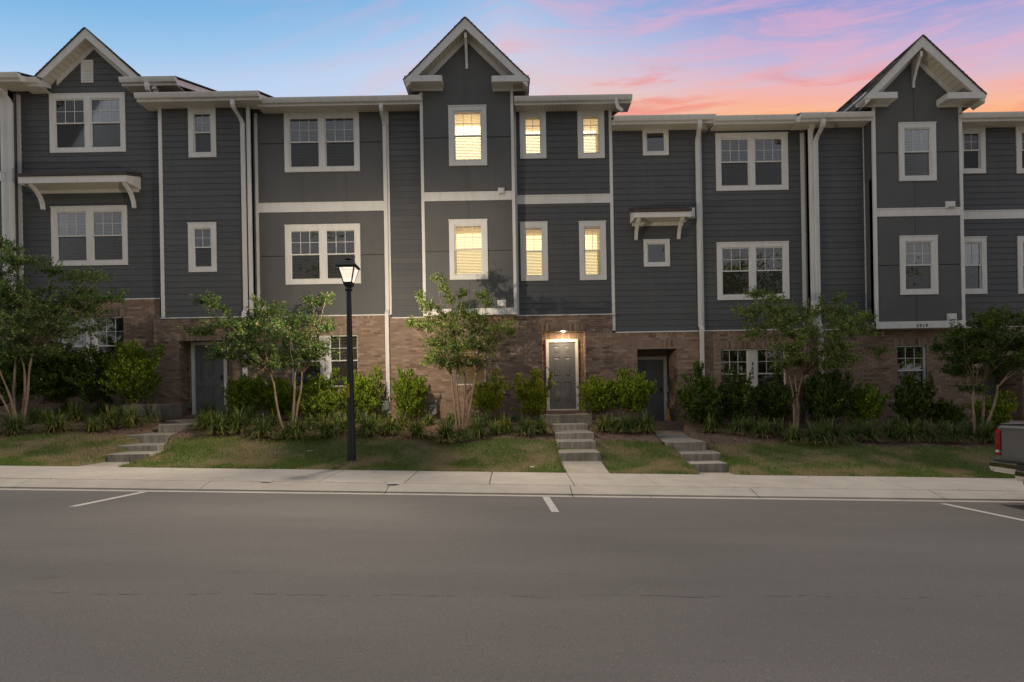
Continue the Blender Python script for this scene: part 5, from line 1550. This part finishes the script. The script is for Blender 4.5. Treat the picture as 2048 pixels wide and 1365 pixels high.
CL = [(28, 872, .34, 'd'), (112, 868, .34, 'm'), (152, 846, .30, 'm'), (72, 850, .26, 'd'), (188, 866, .25, 'm'), (222, 860, .34, 'm'), (262, 858, .36, 'm'), (302, 846, .34, 'm'), (130, 832, .26, 'd'), (205, 834, .28, 'd'),
      (408, 862, .30, 'm'), (438, 872, .38, 'd'), (478, 870, .38, 'd'), (525, 880, .34, 'd'), (500, 852, .32, 'd'), (420, 846, .34, 'd'), (595, 880, .34, 'm'), (625, 862, .26, 'd'), (655, 878, .34, 'm'), (690, 868, .28, 'm'), (732, 876, .36, 'd'), (716, 850, .28, 'd'),
      (780, 872, .33, 'm'), (752, 862, .24, 'm'), (833, 880, .33, 'm'), (858, 854, .22, 'm'), (893, 886, .36, 'd'), (955, 880, .34, 'd'), (905, 850, .2, 'm'), (968, 856, .26, 'm'), (1012, 868, .26, 'm'), (1000, 850, .2, 'm'), (1050, 874, .30, 'd'), (1082, 870, .28, 'm'),
      (1208, 866, .28, 'm'), (1248, 868, .32, 'd'), (1294, 868, .34, 'd'), (1422, 868, .26, 'd'), (1436, 858, .26, 'd'), (1476, 872, .28, 'd'), (1526, 878, .30, 'd'), (1590, 888, .28, 'd'), (1630, 892, .36, 'd'), (1662, 888, .36, 'd'), (1700, 884, .30, 'd'),
      (1740, 886, .32, 'd'), (1776, 878, .28, 'd'), (1814, 886, .32, 'd'), (1862, 886, .30, 'd'), (1908, 888, .30, 'd'), (1975, 888, .34, 'd'),
      (92, 846, .22, 'm'), (245, 842, .28, 'd'), (460, 852, .30, 'd'), (545, 862, .28, 'd'), (572, 880, .2, 'm'), (675, 855, .25, 'm'), (762, 846, .24, 'd'), (805, 862, .26, 'm'), (925, 884, .2, 'd'), (990, 872, .22, 'm'), (1228, 862, .24, 'm'), (1272, 864, .26, 'd'),
      (1500, 868, .24, 'd'), (1555, 874, .26, 'd'), (1720, 868, .28, 'd'), (1795, 864, .24, 'd'), (1838, 872, .26, 'd'), (1884, 872, .24, 'd'), (1935, 880, .26, 'd')]
side_cnt = {}
adj = ['tallest', 'second', 'third', 'fourth', 'fifth', 'sixth', 'seventh']
from collections import defaultdict
grp = defaultdict(list)
CL = list(dict.fromkeys(CL))
for c in CL: grp[where(c[0])].append(c)
lab = {}
ordn = ['leftmost'] + [q+' from left' for q in ('second', 'third', 'fourth', 'fifth', 'sixth', 'seventh', 'eighth', 'ninth', 'tenth')]
for s, L_ in grp.items():
    L_.sort()
    for i, c in enumerate(L_):
        nm = ordn[i] if i < len(L_)-1 or len(L_) == 1 else 'rightmost'
        if len(L_) == 1: lab[c] = ('dark green' if c[3] == 'd' else 'yellow edged') + ' grass clump ' + s
        else: lab[c] = ('dark green' if c[3] == 'd' else 'yellow edged') + f' grass clump {s}, the {nm} there'
for c in CL:
    clump(lab[c], c[0], c[1], c[2], 'blade_dark' if c[3] == 'd' else 'blade', dry=.35 if c[0] > 1180 or rnd.random() < .4 else .12, nb=int(150*c[2]/.3))

# ------------------------------------------------------------------ small things
def gas_meter(label, px, py, pipe_h=.28, s=1.0):
    Yw = YA+YBR; Ym = Yw-.28
    x, z = P(px, py, Ym); root = tag(empty('gas_meter'), label, 'gas meter', 'gas meters on the brick wall')
    mb = MB(); w_, h_ = .125, .125
    prof = [(-w_, -h_), (-w_*.6, -h_*1.35), (w_*.6, -h_*1.35), (w_, -h_), (w_*.95, h_*.6), (w_*.6, h_), (-w_*.6, h_), (-w_*.95, h_*.6)]
    mb.prism([(x+a, z+b) for a, b in prof], 'y', Ym-.07, Ym+.08); mb.build('meter_body', 'grey_metal', root)
    mb = MB(); mb.box(x-.07, x+.04, Ym-.09, Ym-.0705, z+.05, z+.11); mb.build('dial', 'clear_lens', root)
    mb = MB(); mb.box(x-.07, x-.01, Ym-.085, Ym-.0702, z-.01, z+.025); mb.build('meter_tag', 'white', root)
    mb = MB(); mb.tube([(x-.06, Ym, z+h_-.01), (x-.06, Ym, z+.24), (x-.10, Ym, z+.30), (x-.22, Ym, z+.30), (x-.27, Ym+.02, z+.26), (x-.27, Ym+.05, z-.35)], .017, 8)
    mb.tube([(x-.34, Ym+.05, z+.16), (x+.10, Ym+.05, z+.16), (x+.16, Yw, z+.16)], .015, 8)
    mb.tube([(x+.10, Ym, z+h_-.02), (x+.10, Ym, z+.22), (x+.13, Ym, z+.26)], .018, 8)
    mb.build('pipes', 'pipe', root)
gas_meter('gas meter in front of the white downspout', 770, 809)
gas_meter('gas meter on the brick right of the upright shrub', 865, 818)

def stone(label, px, py, r, sq=.6):
    x, y, z = ray_ground(px, py); mb = MB(); n = 9; rows = []
    pr_ = [(0.35, 0), (.85, .12), (1, .4), (.8, .75), (.35, 1)]
    vs = []
    for a, b in pr_:
        for k in range(n):
            th = 2*math.pi*k/n; j = rnd.uniform(.82, 1.15); vs.append((x+r*a*j*math.cos(th), y+r*a*j*.8*math.sin(th), z+r*b*sq*1.2*rnd.uniform(.92, 1.08)))
    fs = [tuple(range(n))[::-1], tuple(range(4*n, 5*n))]
    for i in range(4):
        for k in range(n): fs.append((i*n+k, i*n+(k+1) % n, (i+1)*n+(k+1) % n, (i+1)*n+k))
    mb.add(vs, fs, 0, False); tag(mb.build('stone', 'stone'), label, 'stone', 'pale stones lying about the yard')
stone('white stone on the lawn just left of the straight steps', 1064, 937, .05)
stone('pale stone in the bed below the right gas meter', 872, 846, .06, .5)
stone('pale stone in the bed right of the lamp post', 746, 848, .05, .5)
stone('flat pale stone in the grass left of the lamp post', 620, 903, .08, .15)
# garden hose
x, y, z = ray_ground(1008, 842); mb = MB(); pts = []
for i in range(150):
    th = i*2*math.pi/26; r = .30+.05*math.sin(i*.37)+.02*math.sin(i*1.3)
    pts.append((x+r*math.cos(th)*1.35, y+r*.7*math.sin(th), z+.03+.012*(i//26)+.012*math.sin(i*.9)))
mb.tube(pts, .012, 6); tag(mb.build('garden_hose', 'hose'), 'coiled green garden hose on the mulch left of the lit door', 'garden hose')
# shepherd hook with a bell
x0, z0 = P(1091, 842, 15.2); z0 = G(x0, 15.2); root = tag(empty('garden_hook'), 'thin black garden hook in front of the lit door with a dark bell hanging', 'garden hook')
zt_ = PZ(1091, 742, 15.2); mb = MB()
mb.tube([(x0, 15.2, z0-.05), (x0, 15.2, zt_), (x0+.02, 15.2, zt_+.06), (x0+.07, 15.2, zt_+.09), (x0+.11, 15.2, zt_+.05), (x0+.115, 15.2, zt_)], .009, 6); mb.build('hook_rod', 'black_metal', root)
xb_, zb_ = P(1098, 776, 15.2); mb = MB(); mb.tube([(x0+.115, 15.2, zt_), (x0+.115, 15.2, zb_+.16)], .003, 4)
mb.lathe([(.045, zb_-.045), (.038, zb_-.02), (.03, zb_+.05), (.018, zb_+.09), (.008, zb_+.17)], x0+.115, 15.2, 12); mb.build('bell', 'black_metal', root)
# doormats
lz_ = PZ(1131, 830, 15.66)
xa, xb_ = PX(1097, 823, 16.4), PX(1150, 823, 16.4)
mb = MB(); mb.slab(xa, xb_, 16.25, 16.75, lz_-.004, lz_+.018, .006); tag(mb.build('doormat', 'mat_brown'), 'brown doormat on the landing at the lit door', 'doormat')
mz = PZ(1335, 862, 16.3)
mb = MB(); mb.slab(PX(1300, 860, 16.9), PX(1350, 860, 16.9), 16.86, 17.45, mz-.06, mz+.03, .006); mm_ = tag(mb.build('doormat', 'mat_brown'), 'dark doormat inside the umbrella doorway', 'doormat')
# folded umbrella
mb = MB(); Yu = 17.1; xu, zu = P(1341, 856, Yu); xt, zt_ = P(1336, 812, Yu); 
def U(t_): return Vector((xu+(xt-xu)*t_, Yu+.12*t_, zu+(zt_-zu)*t_))
root = tag(empty('umbrella'), 'folded orange yellow umbrella leaning in the dark recessed doorway', 'umbrella')
mb.tube([U(.0), U(.12), U(.35), U(.7), U(.88), U(.93)], [.006, .028, .05, .045, .028, .012], 8, smooth=False); mb.build('umbrella_cloth', 'umbrella', root)
mb = MB(); mb.tube([U(-.06), U(.02)], .006, 6); mb.tube([U(.92), U(1.1), U(1.2)], [.008, .012, .014], 6); mb.build('umbrella_handle', 'black_plastic', root)

# ------------------------------------------------------------------ parked pickup (tail in the frame)
def pickup():
    root = tag(empty('pickup_truck'), 'silver pickup truck parked at the right edge, only its tail in view', 'truck')
    xr = PX(1993, 880, 9.05); yk, ys = 9.05, 7.12           # tail x, kerb side y, street side y
    gz = lambda h, x=xr: -SL*xr + h
    L_ = 5.7
    # bed side profile, extruded thin on both sides
    def side(y0, y1):
        mb = MB(); pf = []
        bt = gz(1.22); bb = gz(.56)
        cxw = xr+1.18; wr = .47; wz = gz(.40)
        pf = [(xr, bb+.06), (xr+.02, bt-.03), (xr+.06, bt), (xr+1.95, bt), (xr+1.95, bb-.1)]
        arc = [(cxw+wr*math.cos(a), wz+wr*math.sin(a)) for a in np.linspace(.18, math.pi-.18, 13)]
        pf += [(arc[0][0], bb-.1)] + arc + [(arc[-1][0], bb)]
        mb.prism(pf, 'y', y0, y1); return mb.build('bed_side', 'car_paint', root)
    side(yk-.06, yk); side(ys, ys+.06)
    for yy in (yk, ys):
        s = 1 if yy == yk else -1
        mb = MB(); mb.tube([(xr+.05, yy-.02*s, gz(1.225)), (xr+1.95, yy-.02*s, gz(1.225))], .03, 8); mb.build('bed_rail', 'black_plastic', root)
    mb = MB()  # tailgate with a raised field and a top lip
    mb.box(xr+.0, xr+.05, ys+.09, yk-.09, gz(.60), gz(1.205))
    mb.box(xr-.012, xr, ys+.24, yk-.24, gz(.74), gz(1.06)); mb.prism([(xr-.03, gz(1.175)), (xr-.03, gz(1.20)), (xr+.0, gz(1.225)), (xr+.06, gz(1.225)), (xr+.06, gz(1.16))], 'y', ys+.085, yk-.085)
    tg = mb.build('tailgate', 'car_paint', root)
    mb = MB(); ym = (ys+yk)/2; mb.box(xr-.03, xr-.012, ym-.13, ym+.13, gz(1.0), gz(1.08)); mb.build('tailgate_handle', 'black_plastic', tg)
    mb = MB(); mb.box(xr+.05, xr+1.9, ys+.08, yk-.08, gz(.62), gz(.66)); mb.box(xr+1.88, xr+1.95, ys+.06, yk-.06, gz(.6), gz(1.2)); mb.build('bed_floor', 'black_plastic', root)
    for yy, s in ((yk, 1), (ys, -1)):
        mb = MB(); y0, y1 = (yy-.085, yy+.004) if s > 0 else (yy-.004, yy+.085)
        mb.prism([(xr-.018, gz(.84)), (xr-.022, gz(1.10)), (xr+.0, gz(1.16)), (xr+.10, gz(1.16)), (xr+.13, gz(.84))], 'y', y0, y1); tl = mb.build('tail_light', 'red_lens', root)
        mb = MB(); mb.box(xr-.024, xr+.02, y0+.02, y1-.01, gz(.80), gz(.838)); mb.build('reversing_lens', 'clear_lens', tl)
        mb = MB(); mb.box(xr-.016, xr+.11, y0+.001, y1-.001, gz(.76), gz(.798)); mb.build('lower_lens', 'red_lens', tl)
        mb = MB(); mb.box(xr+.0, xr+.1, y0, y1, gz(.64), gz(.758)); mb.build('corner_panel', 'car_paint', root)
    # bumper: two raised chrome ends and a dropped centre
    mb = MB()
    def bump(y0, y1, zt, zb, x0):
        pf = [(x0+.10, zt), (x0+.02, zt), (x0, zt-.03), (x0-.01, (zt+zb)/2), (x0+.02, zb+.02), (x0+.06, zb), (x0+.10, zb)]
        mb.prism(pf, 'y', y0, y1)
    bump(yk-.46, yk+.02, gz(.67), gz(.49), xr-.10); bump(ys-.02, ys+.46, gz(.67), gz(.49), xr-.10); bump(ys+.46, yk-.46, gz(.58), gz(.40), xr-.12)
    mb.box(xr-.08, xr+.35, yk-.02, yk+.015, gz(.50), gz(.66)); mb.box(xr-.08, xr+.35, ys-.015, ys+.02, gz(.50), gz(.66))
    bp = mb.build('rear_bumper', 'chrome', root)
    mb = MB(); mb.box(xr-.09, xr+.0, ys+.03, yk-.03, gz(.672), gz(.69)); mb.box(xr-.11, xr-.02, ys+.47, yk-.47, gz(.583), gz(.66)); mb.build('bumper_step', 'black_plastic', bp)
    mb = MB(); mb.box(xr+.1, xr+5.2, ys+.35, yk-.35, gz(.34), gz(.58)); mb.tube([(xr-.1, ym, gz(.36)), (xr+.3, ym, gz(.36))], .04, 8); mb.build('chassis', 'black_plastic', root)
    # cab and bonnet
    mb = MB(); pf = [(xr+1.98, gz(.42)), (xr+1.98, gz(1.18)), (xr+2.08, gz(1.22)), (xr+2.28, gz(1.86)), (xr+2.5, gz(1.92)), (xr+3.5, gz(1.92)), (xr+3.75, gz(1.84)), (xr+4.35, gz(1.26)), (xr+5.5, gz(1.16)), (xr+5.72, gz(1.0)), (xr+5.72, gz(.45))]
    wx2 = xr+4.75
    arc = [(wx2+.47*math.cos(a), gz(.40)+.47*math.sin(a)) for a in np.linspace(.1, math.pi-.1, 12)]
    pf += arc
    mb.prism(pf, 'y', ys, yk); mb.build('cab', 'car_paint', root)
    for y0 in (ys-.004, yk+.004):
        for pf in ([(xr+2.22, gz(1.24)), (xr+2.40, gz(1.80)), (xr+3.0, gz(1.82)), (xr+3.0, gz(1.24))], [(xr+3.06, gz(1.24)), (xr+3.06, gz(1.82)), (xr+3.5, gz(1.82)), (xr+3.68, gz(1.76)), (xr+4.15, gz(1.26))]):
            mb = MB(); mb.prism(pf, 'y', y0-.003, y0+.003); mb.build('side_window', 'car_glass', root)
    mb = MB(); mb.prism([(xr+2.105, gz(1.28)), (xr+2.265, gz(1.80)), (xr+2.255, gz(1.80)), (xr+2.09, gz(1.28))], 'y', ys+.2, yk-.2); mb.build('rear_window', 'car_glass', root)
    for xw in (xr+1.18, wx2):
        for yy in (yk-.14, ys+.14):
            mb = MB(); zc = gz(0)+.385; seg = 28; vs = []
            pfw = [(.20, -.11), (.36, -.12), (.385, -.08), (.385, .08), (.36, .12), (.20, .11)]
            for r, o in pfw:
                for k in range(seg): th = 2*math.pi*k/seg; vs.append((xw+r*math.cos(th), yy+o, zc+r*math.sin(th)))
            fs = [(i*seg+k, i*seg+(k+1) % seg, ((i+1) % 6)*seg+(k+1) % seg, ((i+1) % 6)*seg+k) for i in range(6) for k in range(seg)]
            mb.add(vs, fs, 0, True); wl = mb.build('wheel', 'dark_rubber', root)
            mb = MB(); vs = []
            for o in (-.09, .09):
                for k in range(seg): th = 2*math.pi*k/seg; vs.append((xw+.205*math.cos(th), yy+o, zc+.205*math.sin(th)))
            mb.add(vs, [tuple(range(seg)), tuple(range(seg, 2*seg))] + [(k, (k+1) % seg, seg+(k+1) % seg, seg+k) for k in range(seg)]); mb.build('rim', 'chrome', wl)
    return root
pickup()

# ------------------------------------------------------------------ trees over the road, seen only mirrored in the glass
def big_tree(x, y, h, seed):
    rr = np.random.RandomState(seed); root = tag(empty('shade_tree', (0, 0, 0)), 'tall leafy tree across the road, mirrored in the middle storey windows', 'tree', 'trees across the road mirrored in the windows')
    mb = MB(); mb.tube([(x, y, -.6), (x+.1, y, h*.35), (x, y+.1, h*.7)], [.28, .2, .08], 8); mb.build('trunk', 'bark', root)
    Vs = []
    for k in range(60):
        c = np.array([x, y, h*.52]) + rr.normal(0, 1, 3)*np.array([h*.25, h*.16, h*.21])
        n = 110; p_ = c + rr.normal(0, 1, (n, 3))*np.array([.75, .75, .45]); d = unit(rr.normal(0, 1, (n, 3)))
        Vs.append(leaf_arrays(p_, d, .34, .6))
    leaf_obj('crown', np.concatenate(Vs), 'leaf_shrub', root)
for i, (x, y, h) in enumerate([(-27, -20, 14.5), (-16.5, -19, 15.5), (-7, -21, 14.2), (2.5, -19.5, 15.4), (12, -21, 14.4), (22, -20, 15.6), (32, -20, 14)]):
    big_tree(x, y, h, 40+i)
print('leaves', cnt, 'objects', len(bpy.data.objects))
